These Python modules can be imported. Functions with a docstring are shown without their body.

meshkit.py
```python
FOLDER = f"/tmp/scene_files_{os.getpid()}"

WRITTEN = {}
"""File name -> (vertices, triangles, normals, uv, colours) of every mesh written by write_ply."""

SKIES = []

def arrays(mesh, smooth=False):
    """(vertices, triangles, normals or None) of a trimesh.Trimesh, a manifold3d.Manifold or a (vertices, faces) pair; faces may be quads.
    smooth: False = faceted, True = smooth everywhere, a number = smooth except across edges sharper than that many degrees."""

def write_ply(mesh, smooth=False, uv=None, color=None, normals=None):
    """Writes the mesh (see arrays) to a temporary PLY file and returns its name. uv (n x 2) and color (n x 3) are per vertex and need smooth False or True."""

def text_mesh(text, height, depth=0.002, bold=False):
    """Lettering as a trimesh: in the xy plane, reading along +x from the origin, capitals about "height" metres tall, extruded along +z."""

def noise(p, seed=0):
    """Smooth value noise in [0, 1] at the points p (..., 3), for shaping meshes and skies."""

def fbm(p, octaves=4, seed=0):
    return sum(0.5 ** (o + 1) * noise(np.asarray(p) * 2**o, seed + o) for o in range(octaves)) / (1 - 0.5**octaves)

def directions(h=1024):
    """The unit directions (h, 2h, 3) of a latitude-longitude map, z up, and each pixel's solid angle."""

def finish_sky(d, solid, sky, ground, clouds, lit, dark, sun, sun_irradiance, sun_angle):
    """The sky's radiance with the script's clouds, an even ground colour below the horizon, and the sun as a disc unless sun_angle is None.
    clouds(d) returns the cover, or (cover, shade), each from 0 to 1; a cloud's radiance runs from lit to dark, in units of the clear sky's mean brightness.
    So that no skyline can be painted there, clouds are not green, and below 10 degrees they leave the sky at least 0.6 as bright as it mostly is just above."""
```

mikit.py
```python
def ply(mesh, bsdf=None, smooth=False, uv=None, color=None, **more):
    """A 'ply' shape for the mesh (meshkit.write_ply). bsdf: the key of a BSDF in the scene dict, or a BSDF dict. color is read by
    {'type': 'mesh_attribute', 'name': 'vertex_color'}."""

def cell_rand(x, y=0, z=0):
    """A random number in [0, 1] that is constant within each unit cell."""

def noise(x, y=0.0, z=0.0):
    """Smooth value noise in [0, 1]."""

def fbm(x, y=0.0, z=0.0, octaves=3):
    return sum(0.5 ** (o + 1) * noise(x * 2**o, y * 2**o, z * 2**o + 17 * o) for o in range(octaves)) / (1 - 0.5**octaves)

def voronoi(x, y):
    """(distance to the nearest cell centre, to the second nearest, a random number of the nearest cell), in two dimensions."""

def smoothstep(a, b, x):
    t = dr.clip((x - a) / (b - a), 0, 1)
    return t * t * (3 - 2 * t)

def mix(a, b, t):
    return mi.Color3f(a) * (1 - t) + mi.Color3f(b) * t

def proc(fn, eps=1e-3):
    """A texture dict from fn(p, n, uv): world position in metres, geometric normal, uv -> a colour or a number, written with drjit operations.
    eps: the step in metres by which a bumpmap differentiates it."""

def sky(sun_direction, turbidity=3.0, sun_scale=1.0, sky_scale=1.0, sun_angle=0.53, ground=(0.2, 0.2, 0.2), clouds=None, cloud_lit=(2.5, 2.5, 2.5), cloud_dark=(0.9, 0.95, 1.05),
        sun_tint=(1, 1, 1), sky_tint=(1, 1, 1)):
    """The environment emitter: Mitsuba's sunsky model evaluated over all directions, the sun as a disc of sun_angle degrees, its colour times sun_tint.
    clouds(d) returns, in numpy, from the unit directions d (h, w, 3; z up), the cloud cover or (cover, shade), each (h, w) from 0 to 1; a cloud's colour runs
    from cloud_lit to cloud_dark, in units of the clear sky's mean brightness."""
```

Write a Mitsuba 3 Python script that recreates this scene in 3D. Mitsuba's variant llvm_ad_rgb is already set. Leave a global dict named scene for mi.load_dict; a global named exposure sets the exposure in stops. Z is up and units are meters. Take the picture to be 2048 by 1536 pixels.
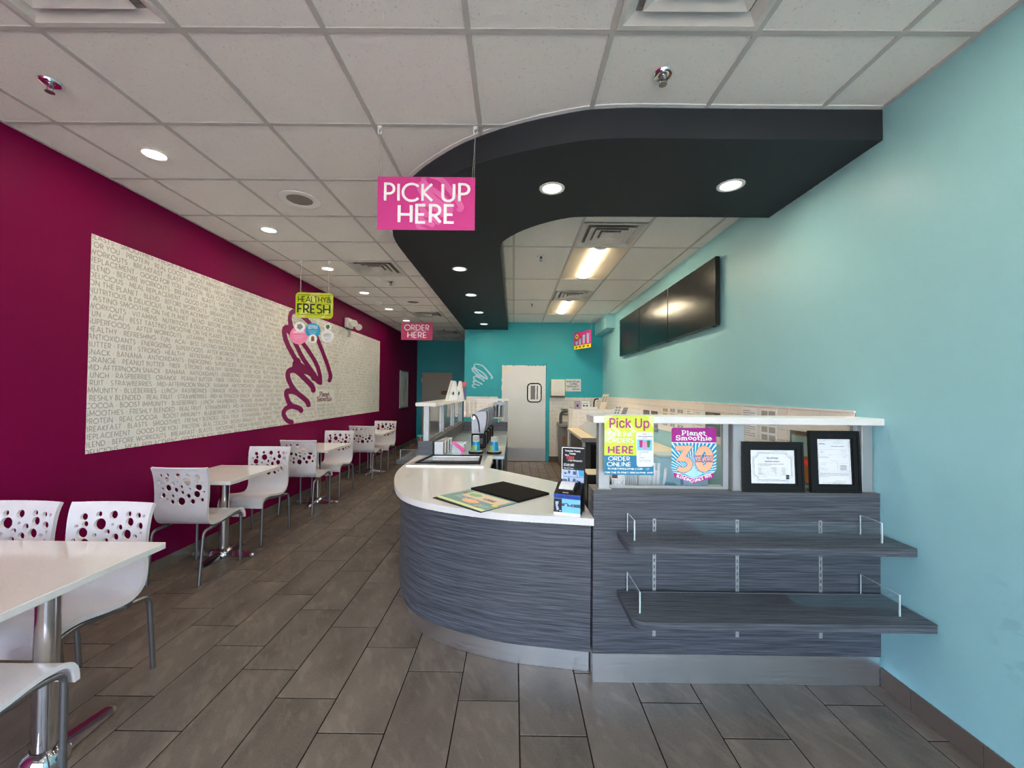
import math, json
import numpy as np, trimesh, drjit as dr, mitsuba as mi, mikit, meshkit
import manifold3d as m3
from shapely.geometry import Polygon, LineString, Point, box as sbox, MultiPolygon
from shapely.ops import unary_union
from shapely import affinity
from scipy.interpolate import CubicSpline, PchipInterpolator
T = mi.ScalarTransform4f
scene, labels = {}, {}

# ---------------------------------------------------------------- camera, sky, exposure
EYE = np.array([0.0, 0.0, 1.53])
YAW, PITCH, ROLL, FPX = -0.0045, 0.01835, 0.00955, 807.1
_F = np.array([math.sin(YAW) * math.cos(PITCH), math.cos(YAW) * math.cos(PITCH), math.sin(PITCH)])
_r = np.array([math.cos(YAW), -math.sin(YAW), 0.0])
_u = np.cross(_r, _F)
_up = -math.sin(ROLL) * _r + math.cos(ROLL) * _u
scene['camera'] = {'type': 'perspective', 'fov': math.degrees(2 * math.atan(1024 / FPX)), 'fov_axis': 'x', 'near_clip': 0.02,
                   'to_world': T().look_at(origin=EYE.tolist(), target=(EYE + _F).tolist(), up=_up.tolist())}
scene['sky'] = mikit.sky((0.35, 0.85, 0.75), turbidity=3.5, sun_scale=0.6, sky_scale=1.0, ground=(0.26, 0.26, 0.26),
                         clouds=lambda d: np.full(d.shape[:2], 0.45), cloud_lit=(1.35, 1.38, 1.42), cloud_dark=(0.9, 0.95, 1.0))
LAMP = 2.7            # radiance of a recessed downlight
TROFFER = 1.0          # radiance of a fluorescent troffer lens
exposure = 5.5

# ---------------------------------------------------------------- helpers
_used = {}
def key(base, parent=None):
    k = base if parent is None else parent + '__' + base
    n = _used.get(k, -1) + 1
    _used[k] = n
    return k if n == 0 else f'{k}_{n:03d}'
def put(base, ply, parent=None):
    k = key(base, parent); scene[k] = ply; return k
def obj(base, mesh, bsdf, parent=None, smooth=False, label=None, **kw):
    k = put(base, mikit.ply(mesh, bsdf, smooth, **kw), parent)
    if label: labels[k] = {'label': label}
    return k
def thing(base, label, cat, group=None):
    k = key(base); labels[k] = {'label': label, 'category': cat}
    if group: labels[k]['group'] = group
    return k
def single(base, mesh, bsdf, label, cat, group=None, smooth=False, **kw):
    k = obj(base, mesh, bsdf, None, smooth, **kw); labels[k] = {'label': label, 'category': cat}
    if group: labels[k]['group'] = group
    return k
def struct(base, mesh=None, bsdf=None, label=None, smooth=False, **kw):
    k = key(base) if mesh is None else obj(base, mesh, bsdf, None, smooth, **kw)
    labels[k] = {'kind': 'structure'}
    if label: labels[k]['label'] = label
    return k
def cat(*ms):
    ms = [m for m in ms if m is not None]
    return trimesh.Trimesh(*_stack(ms), process=False)
def _stack(ms):
    vs, fs, n = [], [], 0
    for m in ms:
        vs.append(np.asarray(m.vertices)); fs.append(np.asarray(m.faces) + n); n += len(m.vertices)
    return np.vstack(vs), np.vstack(fs)
def box(x0, x1, y0, y1, z0, z1, b=0.0):
    x0, x1 = sorted((x0, x1)); y0, y1 = sorted((y0, y1)); z0, z1 = sorted((z0, z1))
    if b <= 0:
        m = trimesh.creation.box(extents=(x1 - x0, y1 - y0, z1 - z0)); m.apply_translation(((x0 + x1) / 2, (y0 + y1) / 2, (z0 + z1) / 2)); return m
    b = min(b, (x1 - x0) * .45, (y1 - y0) * .45, (z1 - z0) * .45)
    p = []
    for sx in (0, 1):
        for sy in (0, 1):
            for sz in (0, 1):
                c = np.array([(x0, x1)[sx], (y0, y1)[sy], (z0, z1)[sz]]); d = np.array([1 - 2 * sx, 1 - 2 * sy, 1 - 2 * sz]) * b
                for a in range(3):
                    q = c + d; q[a] = c[a]; p.append(q)
    return hull(p)
def hull(p):
    return trimesh.convex.convex_hull(np.array(p))
def tube(pts, r, n=10, bend=0.0, caps=True):
    p = [np.array(q, float) for q in pts]
    if bend > 0:
        out = [p[0]]
        for a, c, d in zip(p, p[1:], p[2:]):
            u, w = a - c, d - c; lu, lw = np.linalg.norm(u), np.linalg.norm(w); k = min(bend, lu * .48, lw * .48)
            s, e = c + u / lu * k, c + w / lw * k
            for t in np.linspace(0, 1, 7): out.append((1 - t) ** 2 * s + 2 * t * (1 - t) * c + t * t * e)
        out.append(p[-1]); p = out
    p = np.array(p); t = np.gradient(p, axis=0); t /= np.linalg.norm(t, axis=1, keepdims=True)
    a = np.cross(t[0], [0, 0, 1.0] if abs(t[0][2]) < .9 else [1.0, 0, 0]); a /= np.linalg.norm(a)
    rr = np.broadcast_to(r, (len(p),)); ang = np.arange(n) * 2 * np.pi / n; V = []
    for i in range(len(p)):
        a = a - t[i] * (a @ t[i]); a /= np.linalg.norm(a); c = np.cross(t[i], a)
        V.append(p[i] + rr[i] * (np.cos(ang)[:, None] * a + np.sin(ang)[:, None] * c))
    V = np.vstack(V); F = []
    for i in range(len(p) - 1):
        for j in range(n):
            k = (j + 1) % n; F += [[i * n + j, i * n + k, (i + 1) * n + k], [i * n + j, (i + 1) * n + k, (i + 1) * n + j]]
    if caps:
        c0, c1 = len(V), len(V) + 1; V = np.vstack([V, p[:1], p[-1:]]); L = (len(p) - 1) * n
        for j in range(n): k = (j + 1) % n; F += [[c0, k, j], [c1, L + j, L + k]]
    return trimesh.Trimesh(V, np.array(F), process=False)
def cyl(p0, p1, r, n=20): return tube([p0, p1], r, n)
def lathe(prof, c=(0, 0, 0), n=28):
    prof = np.array(prof, float); ang = np.arange(n) * 2 * np.pi / n; V = []
    for r, z in prof: V.append(np.stack([r * np.cos(ang), r * np.sin(ang), np.full(n, z)], 1))
    V = np.vstack(V) + np.array(c, float); F = []
    for i in range(len(prof) - 1):
        for j in range(n):
            k = (j + 1) % n; F += [[i * n + j, i * n + k, (i + 1) * n + k], [i * n + j, (i + 1) * n + k, (i + 1) * n + j]]
    return trimesh.Trimesh(V, np.array(F), process=False)
def polys(g):
    if g.is_empty: return []
    return [q for q in (g.geoms if hasattr(g, 'geoms') else [g]) if isinstance(q, Polygon) and q.area > 1e-12]
def prism(g, z0, z1):
    out = []
    for q in polys(g):
        m = trimesh.creation.extrude_polygon(q, z1 - z0, engine='earcut'); m.apply_translation((0, 0, z0)); out.append(m)
    return cat(*out)
def tri2(g):
    vs, fs, n = [], [], 0
    for q in polys(g):
        v, f = trimesh.creation.triangulate_polygon(q, engine='earcut')
        v = np.asarray(v)[:, :2]; f = np.asarray(f)
        a = v[f]; cr = (a[:, 1, 0] - a[:, 0, 0]) * (a[:, 2, 1] - a[:, 0, 1]) - (a[:, 1, 1] - a[:, 0, 1]) * (a[:, 2, 0] - a[:, 0, 0])
        f = np.where((cr < 0)[:, None], f[:, ::-1], f)
        vs.append(v); fs.append(f + n); n += len(v)
    return (np.vstack(vs), np.vstack(fs)) if vs else (np.zeros((0, 2)), np.zeros((0, 3), int))
class Plane:
    """a flat place for print: local (a, b) -> O + a U + b V + off N"""
    def __init__(s, O, U=(1, 0, 0), V=(0, 0, 1)):
        s.O, s.U, s.V = (np.array(q, float) for q in (O, U, V)); s.U /= np.linalg.norm(s.U); s.V /= np.linalg.norm(s.V); s.N = np.cross(s.U, s.V)
    def lift(s, g, off=0.0006):
        v, f = tri2(g) if not isinstance(g, tuple) else g
        return trimesh.Trimesh(s.O + v[:, :1] * s.U + v[:, 1:] * s.V + off * s.N, f, process=False)
    def slab(s, g, z0, z1):
        m = prism(g, z0, z1); v = np.asarray(m.vertices)
        return trimesh.Trimesh(s.O + v[:, :1] * s.U + v[:, 1:2] * s.V + v[:, 2:] * s.N, m.faces, process=False)
def arc(cx, cy, rx, ry, a0, a1, n=14):
    a = np.radians(np.linspace(a0, a1, n)); return [(cx + rx * math.cos(t), cy + ry * math.sin(t)) for t in a]
def rrect(x0, y0, x1, y1, r): return sbox(x0 + r, y0 + r, x1 - r, y1 - r).buffer(r, quad_segs=6)
def ell(cx, cy, rx, ry): return affinity.scale(Point(cx, cy).buffer(1, quad_segs=10), rx, ry, origin=(cx, cy))
def spline(pts, n):
    p = np.array(pts, float); d = np.r_[0, np.cumsum(np.hypot(*np.diff(p, axis=0).T))]
    q = PchipInterpolator(d, p)(np.linspace(0, d[-1], n)); return [tuple(v) for v in q]

# a geometric one-weight capital alphabet: cap height 1, strokes as polylines
G = {
 ' ': (.22, []), '.': (.2, [[(.06, .02), (.1, .02)]]), '·': (.26, [[(.07, .45), (.17, .45)]]), '-': (.42, [[(.06, .42), (.36, .42)]]), '!': (.2, [[(.1, 1), (.1, .3)], [(.1, .1), (.1, 0)]]),
 'A': (.86, [[(.02, 0), (.43, 1), (.84, 0)], [(.17, .3), (.69, .3)]]),
 'B': (.58, [[(.06, 0), (.06, 1), (.25, 1)] + arc(.25, .77, .22, .23, 90, -90, 8) + [(.06, .54)], [(.25, .54)] + arc(.27, .27, .27, .27, 90, -90, 9) + [(.06, 0)]]),
 'C': (.9, [arc(.52, .5, .5, .5, 42, 318, 20)]), 'D': (.84, [[(.06, 0), (.06, 1), (.3, 1)] + arc(.3, .5, .5, .5, 90, -90, 14) + [(.06, 0)]]),
 'E': (.54, [[(.5, 1), (.06, 1), (.06, 0), (.5, 0)], [(.06, .46), (.44, .46)]]), 'F': (.5, [[(.48, 1), (.06, 1), (.06, 0)], [(.06, .46), (.42, .46)]]),
 'G': (.98, [arc(.52, .5, .5, .5, 42, 360, 22) + [(.6, .5)]]), 'H': (.74, [[(.06, 0), (.06, 1)], [(.68, 0), (.68, 1)], [(.06, .46), (.68, .46)]]),
 'I': (.12, [[(.06, 0), (.06, 1)]]), 'J': (.4, [[(.34, 1), (.34, .22)] + arc(.16, .2, .18, .2, 0, -140, 8)]), 'K': (.62, [[(.06, 0), (.06, 1)], [(.58, 1), (.1, .5), (.6, 0)]]),
 'L': (.48, [[(.06, 1), (.06, 0), (.46, 0)]]), 'M': (.96, [[(.04, 0), (.12, 1), (.48, .2), (.84, 1), (.92, 0)]]), 'N': (.78, [[(.06, 0), (.06, 1), (.72, 0), (.72, 1)]]),
 'O': (1.02, [arc(.51, .5, .5, .5, 0, 360, 26)]), 'P': (.58, [[(.06, 0), (.06, 1), (.26, 1)] + arc(.27, .71, .28, .29, 90, -90, 10) + [(.06, .42)]]),
 'Q': (1.02, [arc(.51, .5, .5, .5, 0, 360, 26), [(.6, .25), (.95, -.05)]]), 'R': (.6, [[(.06, 0), (.06, 1), (.26, 1)] + arc(.27, .71, .28, .29, 90, -90, 10) + [(.06, .42)], [(.27, .42), (.58, 0)]]),
 'S': (.56, [arc(.28, .755, .22, .245, 35, 270, 11) + arc(.28, .255, .25, .255, 85, -145, 11)]), 'T': (.62, [[(.0, 1), (.62, 1)], [(.31, 1), (.31, 0)]]),
 'U': (.7, [[(.06, 1), (.06, .3)] + arc(.35, .3, .29, .3, 180, 360, 12) + [(.64, 1)]]), 'V': (.8, [[(.02, 1), (.4, 0), (.78, 1)]]), 'W': (1.16, [[(.02, 1), (.3, 0), (.58, .85), (.86, 0), (1.14, 1)]]),
 'X': (.7, [[(.03, 0), (.67, 1)], [(.03, 1), (.67, 0)]]), 'Y': (.7, [[(.02, 1), (.35, .48), (.68, 1)], [(.35, .48), (.35, 0)]]), 'Z': (.62, [[(.05, 1), (.57, 1), (.05, 0), (.57, 0)]]),
 '&': (.74, [[(.72, 0), (.16, .72)] + arc(.3, .8, .18, .2, 200, -30, 10) + [(.14, .42)] + arc(.28, .25, .24, .25, 140, 300, 8) + [(.68, .5)]]),
 '0': (.66, [arc(.33, .5, .3, .5, 0, 360, 22)]), '1': (.3, [[(.04, .82), (.2, 1), (.2, 0)]]), '2': (.56, [arc(.27, .74, .23, .26, 160, -20, 9) + [(.04, 0), (.52, 0)]]),
 '5': (.56, [[(.48, 1), (.12, 1), (.09, .56)] + arc(.26, .31, .24, .31, 120, -140, 11)]), '9': (.6, [arc(.3, .7, .25, .3, 0, 360, 16), [(.55, .7), (.5, .35), (.25, 0)]]),
}
G['Ç'] = (G['C'][0], G['C'][1] + [[(.52, 0), (.56, -.1), (.46, -.2)]]); G['Í'] = (G['I'][0], G['I'][1] + [[(.04, 1.12), (.14, 1.26)]])
_gc = {}
def glyph(c, w):
    if (c, w) not in _gc:
        adv, st = G[c]
        g = unary_union([LineString(s).buffer(w / 2, cap_style='flat' if c not in '.' else 'square', join_style='mitre', mitre_limit=2.5, quad_segs=2) for s in st]) if st else Polygon()
        if c == '·': g = Point(.12, .45).buffer(.1, quad_segs=2)
        _gc[(c, w)] = (adv, g.simplify(.004), tri2(g.simplify(.004)))
    return _gc[(c, w)]
def caps(text, h, w=.14, track=.16):
    """(shapely geometry, width) of a line of capitals, baseline at 0"""
    x, out = 0.0, []
    for c in text:
        adv, g, _ = glyph(c, w)
        if not g.is_empty: out.append(affinity.translate(g, x, 0))
        x += adv + track
    g = affinity.scale(unary_union(out), h, h, origin=(0, 0)); return g, (x - track) * h
def caps_fit(text, x0, x1, y, h, w=.14, track=.16):
    g, wd = caps(text, h, w, track); g = affinity.scale(g, (x1 - x0) / wd, 1, origin=(0, 0)); return affinity.translate(g, x0, y)
_ic = {}
def inter(text, h, bold=False):
    """2D triangles (v, f) of a line of Inter lettering, and its width"""
    if (text, bold) not in _ic:
        m = meshkit.text_mesh(text, 1.0, 0.01, bold); n = m.face_normals; f = m.faces[n[:, 2] > .9]
        u, inv = np.unique(f, return_inverse=True); v = m.vertices[u][:, :2]; v = v - [v[:, 0].min(), 0]
        _ic[(text, bold)] = (v, inv.reshape(-1, 3))
    v, f = _ic[(text, bold)]; return (v * h, f), float(v[:, 0].max() * h)
def inter_fit(text, x0, x1, y, h, bold=False):
    (v, f), w = inter(text, h, bold); v = v * [(x1 - x0) / w, 1] + [x0, y]; return (v, f)
def merge2(*ts):
    vs, fs, n = [], [], 0
    for t in ts:
        v, f = t if isinstance(t, tuple) else tri2(t)
        vs.append(v); fs.append(f + n); n += len(v)
    return np.vstack(vs), np.vstack(fs)
# slab-serif lower case for the shop's wordmark
def _slab(x, y, w): return [(x - w / 2, y), (x + w / 2, y)]
WM = {'P': (.74, [[(.2, 0), (.2, 1)], [(.02, .94), (.4, .94)] + arc(.4, .68, .25, .26, 90, -90, 9) + [(.2, .42)], _slab(.2, .06, .36)]),
      'l': (.4, [[(.2, 0), (.2, 1)], [(.04, .95), (.2, .95)], _slab(.2, .06, .36)]),
      'a': (.58, [arc(.26, .26, .17, .2, 0, 360, 14), [(.45, 0), (.45, .42)] + arc(.27, .42, .18, .2, 0, 150, 8), [(.45, .06), (.56, .06)]]),
      'n': (.7, [[(.16, 0), (.16, .62)], [(.02, .57), (.16, .57)], [(.16, .4)] + arc(.35, .38, .17, .22, 170, 0, 8) + [(.52, 0)], _slab(.16, .05, .3), _slab(.53, .05, .28)]),
      'e': (.6, [[(.1, .32), (.48, .32)] + arc(.29, .31, .2, .29, 0, 310, 16)]), 't': (.46, [[(.2, .9), (.2, .15)] + arc(.32, .15, .12, .12, 180, 320, 6), [(.02, .6), (.42, .6)]]),
      'S': (.72, [arc(.34, .72, .24, .24, 35, 270, 10) + arc(.34, .25, .26, .23, 85, -150, 10), [(.56, .98), (.56, .68)], [(.09, .32), (.09, .0)]]),
      'm': (1.0, [[(.16, 0), (.16, .62)], [(.02, .57), (.16, .57)], [(.16, .4)] + arc(.31, .4, .14, .2, 170, 0, 7) + [(.46, 0)], [(.46, .4)] + arc(.62, .4, .15, .2, 170, 0, 7) + [(.78, 0)], _slab(.16, .05, .26), _slab(.47, .05, .22), _slab(.8, .05, .28)]),
      'o': (.62, [arc(.3, .31, .22, .27, 0, 360, 18)]), 'h': (.7, [[(.16, 0), (.16, 1)], [(.02, .95), (.16, .95)], [(.16, .4)] + arc(.35, .38, .17, .22, 170, 0, 8) + [(.52, 0)], _slab(.16, .05, .3), _slab(.53, .05, .28)]),
      'i': (.36, [[(.18, 0), (.18, .62)], [(.04, .57), (.18, .57)], _slab(.18, .05, .32), [(.18, .78), (.18, .94)]])}
def wordmark(h, w=.15):
    """two stacked lines; returns geometry with its lower-left at the origin and its width"""
    def line(s, jit):
        x, out = 0, []
        for i, c in enumerate(s):
            adv, st = WM[c]; g = unary_union([LineString(q).buffer(w / 2, cap_style='flat', join_style='mitre', quad_segs=3) for q in st])
            out.append(affinity.translate(affinity.rotate(g, jit[i][1], origin=(adv / 2, .3)), x, jit[i][0])); x += adv * 1.0
        return unary_union(out)
    a = line('Planet', [(0, 0), (-.03, 0), (.03, 0), (0, 0), (.05, -4), (0, 4)]); b = line('Smoothie', [(0, 2), (0, 0), (.12, 0), (-.02, 0), (.06, 0), (-.04, 0), (.03, 0), (0, 4)])
    a = affinity.translate(a, (b.bounds[2] - a.bounds[2]) / 2 - .05, .98)
    g = unary_union([a, b]); x0, y0, x1, y1 = g.bounds; s = h / (y1 - y0)
    return affinity.scale(affinity.translate(g, -x0, -y0), s, s, origin=(0, 0)), (x1 - x0) * s
SWIRL = [[[[5.237,1.358],[5.202,1.406],[5.18,1.457],[5.179,1.495],[5.193,1.517],[5.221,1.534],[5.254,1.542],[5.314,1.546],[5.257,1.604],[5.22,1.656],[5.203,1.698],[5.203,1.742],[5.22,1.772],[5.253,1.798],[5.29,1.816],[5.366,1.831],[5.359,1.85],[5.36,1.871],[5.368,1.892],[5.39,1.916],[5.228,2.057],[5.168,2.121],[5.137,2.167],[5.116,2.214],[5.107,2.243],[5.105,2.272],[5.114,2.312],[5.151,2.347],[5.176,2.358],[5.25,2.37],[5.236,2.416],[5.232,2.451],[5.239,2.496],[5.264,2.546],[5.31,2.584],[5.338,2.597],[5.414,2.607],[5.484,2.602],[5.655,2.57],[5.769,2.54],[5.823,2.519],[5.916,2.468],[5.957,2.437],[6.025,2.375],[6.412,1.967],[6.527,1.812],[6.551,1.765],[6.55,1.716],[6.508,1.663],[6.492,1.652],[6.45,1.643],[6.405,1.652],[6.39,1.662],[6.385,1.68],[6.42,1.724],[6.42,1.752],[6.403,1.786],[6.325,1.897],[6.202,2.038],[5.923,2.332],[5.862,2.391],[5.789,2.441],[5.748,2.463],[5.652,2.495],[5.445,2.54],[5.392,2.544],[5.361,2.538],[5.343,2.524],[5.329,2.495],[5.324,2.466],[5.326,2.452],[5.336,2.441],[5.351,2.398],[5.377,2.362],[5.414,2.328],[5.461,2.297],[5.671,2.194],[5.794,2.125],[5.94,2.03],[6.026,1.965],[6.076,1.92],[6.121,1.87],[6.175,1.79],[6.199,1.731],[6.209,1.635],[6.199,1.616],[6.174,1.603],[6.143,1.599],[6.112,1.601],[6.047,1.622],[5.966,1.655],[5.927,1.658],[5.896,1.668],[5.878,1.679],[5.847,1.713],[5.809,1.729],[5.773,1.738],[5.652,1.753],[5.905,1.633],[5.974,1.587],[6.0,1.552],[6.006,1.533],[6.004,1.507],[5.99,1.493],[5.969,1.484],[5.918,1.481],[5.875,1.498],[5.856,1.54],[5.821,1.568],[5.495,1.727],[5.414,1.751],[5.378,1.751],[5.321,1.743],[5.313,1.734],[5.311,1.723],[5.324,1.682],[5.356,1.638],[5.415,1.581],[5.471,1.542],[5.535,1.506],[5.737,1.422],[5.809,1.387],[5.85,1.352],[5.86,1.334],[5.865,1.308],[5.855,1.288],[5.834,1.277],[5.804,1.272],[5.776,1.276],[5.748,1.289],[5.72,1.332],[5.685,1.354],[5.459,1.452],[5.367,1.47],[5.282,1.466],[5.305,1.417],[5.336,1.38],[5.365,1.355],[5.409,1.335],[5.51,1.32],[5.602,1.293],[5.632,1.28],[5.651,1.265],[5.664,1.237],[5.659,1.216],[5.644,1.205],[5.62,1.199],[5.593,1.2],[5.566,1.211],[5.554,1.222],[5.549,1.233],[5.538,1.238],[5.384,1.27],[5.296,1.263],[5.248,1.247],[5.233,1.233],[5.227,1.222],[5.228,1.208],[5.26,1.169],[5.297,1.145],[5.338,1.13],[5.393,1.121],[5.417,1.109],[5.427,1.092],[5.421,1.074],[5.401,1.063],[5.378,1.061],[5.294,1.076],[5.226,1.106],[5.164,1.153],[5.136,1.197],[5.131,1.222],[5.133,1.241],[5.144,1.262],[5.162,1.282],[5.208,1.308],[5.268,1.326]],[[5.387,2.246],[5.498,2.148],[5.606,2.041],[5.667,1.99],[5.954,1.804],[5.996,1.782],[6.065,1.728],[6.073,1.728],[6.058,1.766],[6.012,1.836],[5.95,1.902],[5.874,1.964],[5.737,2.058],[5.623,2.127]],[[5.21,2.27],[5.225,2.221],[5.249,2.18],[5.28,2.14],[5.318,2.101],[5.409,2.022],[5.48,1.964],[5.522,1.959],[5.548,1.948],[5.565,1.93],[5.566,1.911],[5.596,1.897],[5.685,1.872],[5.602,1.928],[5.534,1.982],[5.409,2.106],[5.316,2.188],[5.251,2.253]]]]
_sw = Polygon(SWIRL[0][0], SWIRL[0][1:]).buffer(0)
def swirl(h, flip=False):
    x0, y0, x1, y1 = _sw.bounds; s = h / (y1 - y0)
    return affinity.scale(affinity.translate(_sw, -x0, -y0), s, s, origin=(0, 0))

# ---------------------------------------------------------------- materials
def srgb(r, g, b):
    f = lambda c: (c / 255 / 12.92) if c / 255 < .04045 else ((c / 255 + .055) / 1.055) ** 2.4
    return [f(r), f(g), f(b)]
def rgb(c): return {'type': 'rgb', 'value': [float(x) for x in c]}
def mat(name, col, rough=.5, metallic=0.0, spec=.5, two=True, **kw):
    d = {'type': 'principled', 'base_color': col if isinstance(col, dict) else rgb(col), 'roughness': rough, 'metallic': metallic, 'specular': spec, **kw}
    scene[name] = {'type': 'twosided', 'bsdf': d} if two else d
    return name
def bump(name, fn, scale, eps=1e-3):
    scene[name]['bsdf'] = {'type': 'bumpmap', 'tex': mikit.proc(fn, eps), 'scale': scale, 'bsdf': scene[name]['bsdf']}
TW, TL = .3015, .603
def floor_tile(p, n, uv):
    c = dr.floor((p.x - .04) / TW); r = dr.floor((p.y - 1.824 + .201 * c) / TL); k = mikit.cell_rand(c, r)
    f = mikit.fbm(p.x * 7 + 31 * k, p.y * 3.2 + 17 * k, 0, 4); g = mikit.noise(p.x * 240, p.y * 240)
    s = mikit.smoothstep(.5, .8, mikit.fbm(p.x * 26 + p.y * 14 + 9 * k, p.y * 9 - p.x * 5, 3, 3))
    v = .56 + .72 * f + .2 * (k - .5) + .16 * (g - .5) + .2 * s
    return mikit.mix((0, 0, 0), (.158, .130, .106), v)
def quarry(p, n, uv):
    k = mikit.cell_rand(dr.floor(p.x / .158), dr.floor(p.y / .158)); f = mikit.fbm(p.x * 20, p.y * 20, 0, 2)
    return mikit.mix((.115, .085, .068), (.185, .14, .112), .5 * k + .5 * f)
def laminate(p, n, uv):
    flat = dr.abs(n.z) > .5; z = dr.select(flat, p.y, p.z); y = dr.select(flat, p.z, p.y)
    a = mikit.noise(p.x * 5, y * 5, z * 150); b = mikit.noise(p.x * 9, y * 9, z * 270); c = mikit.noise(p.x * 16, y * 16, z * 360)
    v = mikit.smoothstep(.2, .85, .36 * a + .36 * b + .28 * c)
    return mikit.mix((.034, .037, .046), (.122, .131, .156), v)
def ceiling_fn(p, n, uv):
    a = mikit.noise(p.x * 340, p.y * 240); b = mikit.noise(p.x * 90, p.y * 90, 7); s = mikit.smoothstep(.72, .9, .7 * a + .3 * b)
    return mikit.mix((.75, .735, .715), (.54, .53, .51), s)
def quartz(p, n, uv):
    s = mikit.noise(p.x * 420, p.y * 420, p.z * 420); return mikit.mix((.70, .68, .655), (.80, .785, .77), s)
def steel_fn(p, n, uv):
    return .26 + .16 * mikit.noise(p.x * 5, p.y * 5, p.z * 420)
def wall_right_fn(p, n, uv):
    # scuffs low on the wall
    u, v = p.y, p.z; k = mikit.fbm(u * 9, v * 14, 0, 4); m = mikit.smoothstep(.62, .7, k) * mikit.smoothstep(1.75, 1.6, u) * mikit.smoothstep(.95, .7, v) * mikit.smoothstep(.35, .5, v)
    return mikit.mix((.305, .600, .655), (.24, .47, .52), .4 * m)
def plaster(p, n, uv): return mikit.noise(p.x * 160, p.y * 160, p.z * 160)
mat('mat_floor', mikit.proc(floor_tile), .42, spec=.4)
mat('mat_grout', srgb(38, 32, 29), .9, spec=.1)
mat('mat_quarry', mikit.proc(quarry), .5)
mat('mat_quarry_grout', srgb(45, 38, 34), .9)
mat('mat_laminate', mikit.proc(laminate), .42, spec=.45)
mat('mat_laminate_top', srgb(84, 80, 80), .4)
mat('mat_ceiling', mikit.proc(ceiling_fn), .95, spec=.1)
mat('mat_tbar', srgb(186, 183, 180), .6, spec=.3)
mat('mat_quartz', mikit.proc(quartz), .12, spec=.5)
mat('mat_wall_right', mikit.proc(wall_right_fn), .42, spec=.35); bump('mat_wall_right', plaster, .0003)
mat('mat_magenta', srgb(122, 0, 66), .55, spec=.12); bump('mat_magenta', plaster, .0003)
mat('mat_teal', srgb(52, 176, 190), .45, spec=.35)
mat('mat_soffit', srgb(39, 44, 50), .6, spec=.35)
mat('mat_white', srgb(228, 228, 226), .45)
mat('mat_reflector', srgb(196, 184, 168), .6)
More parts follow.
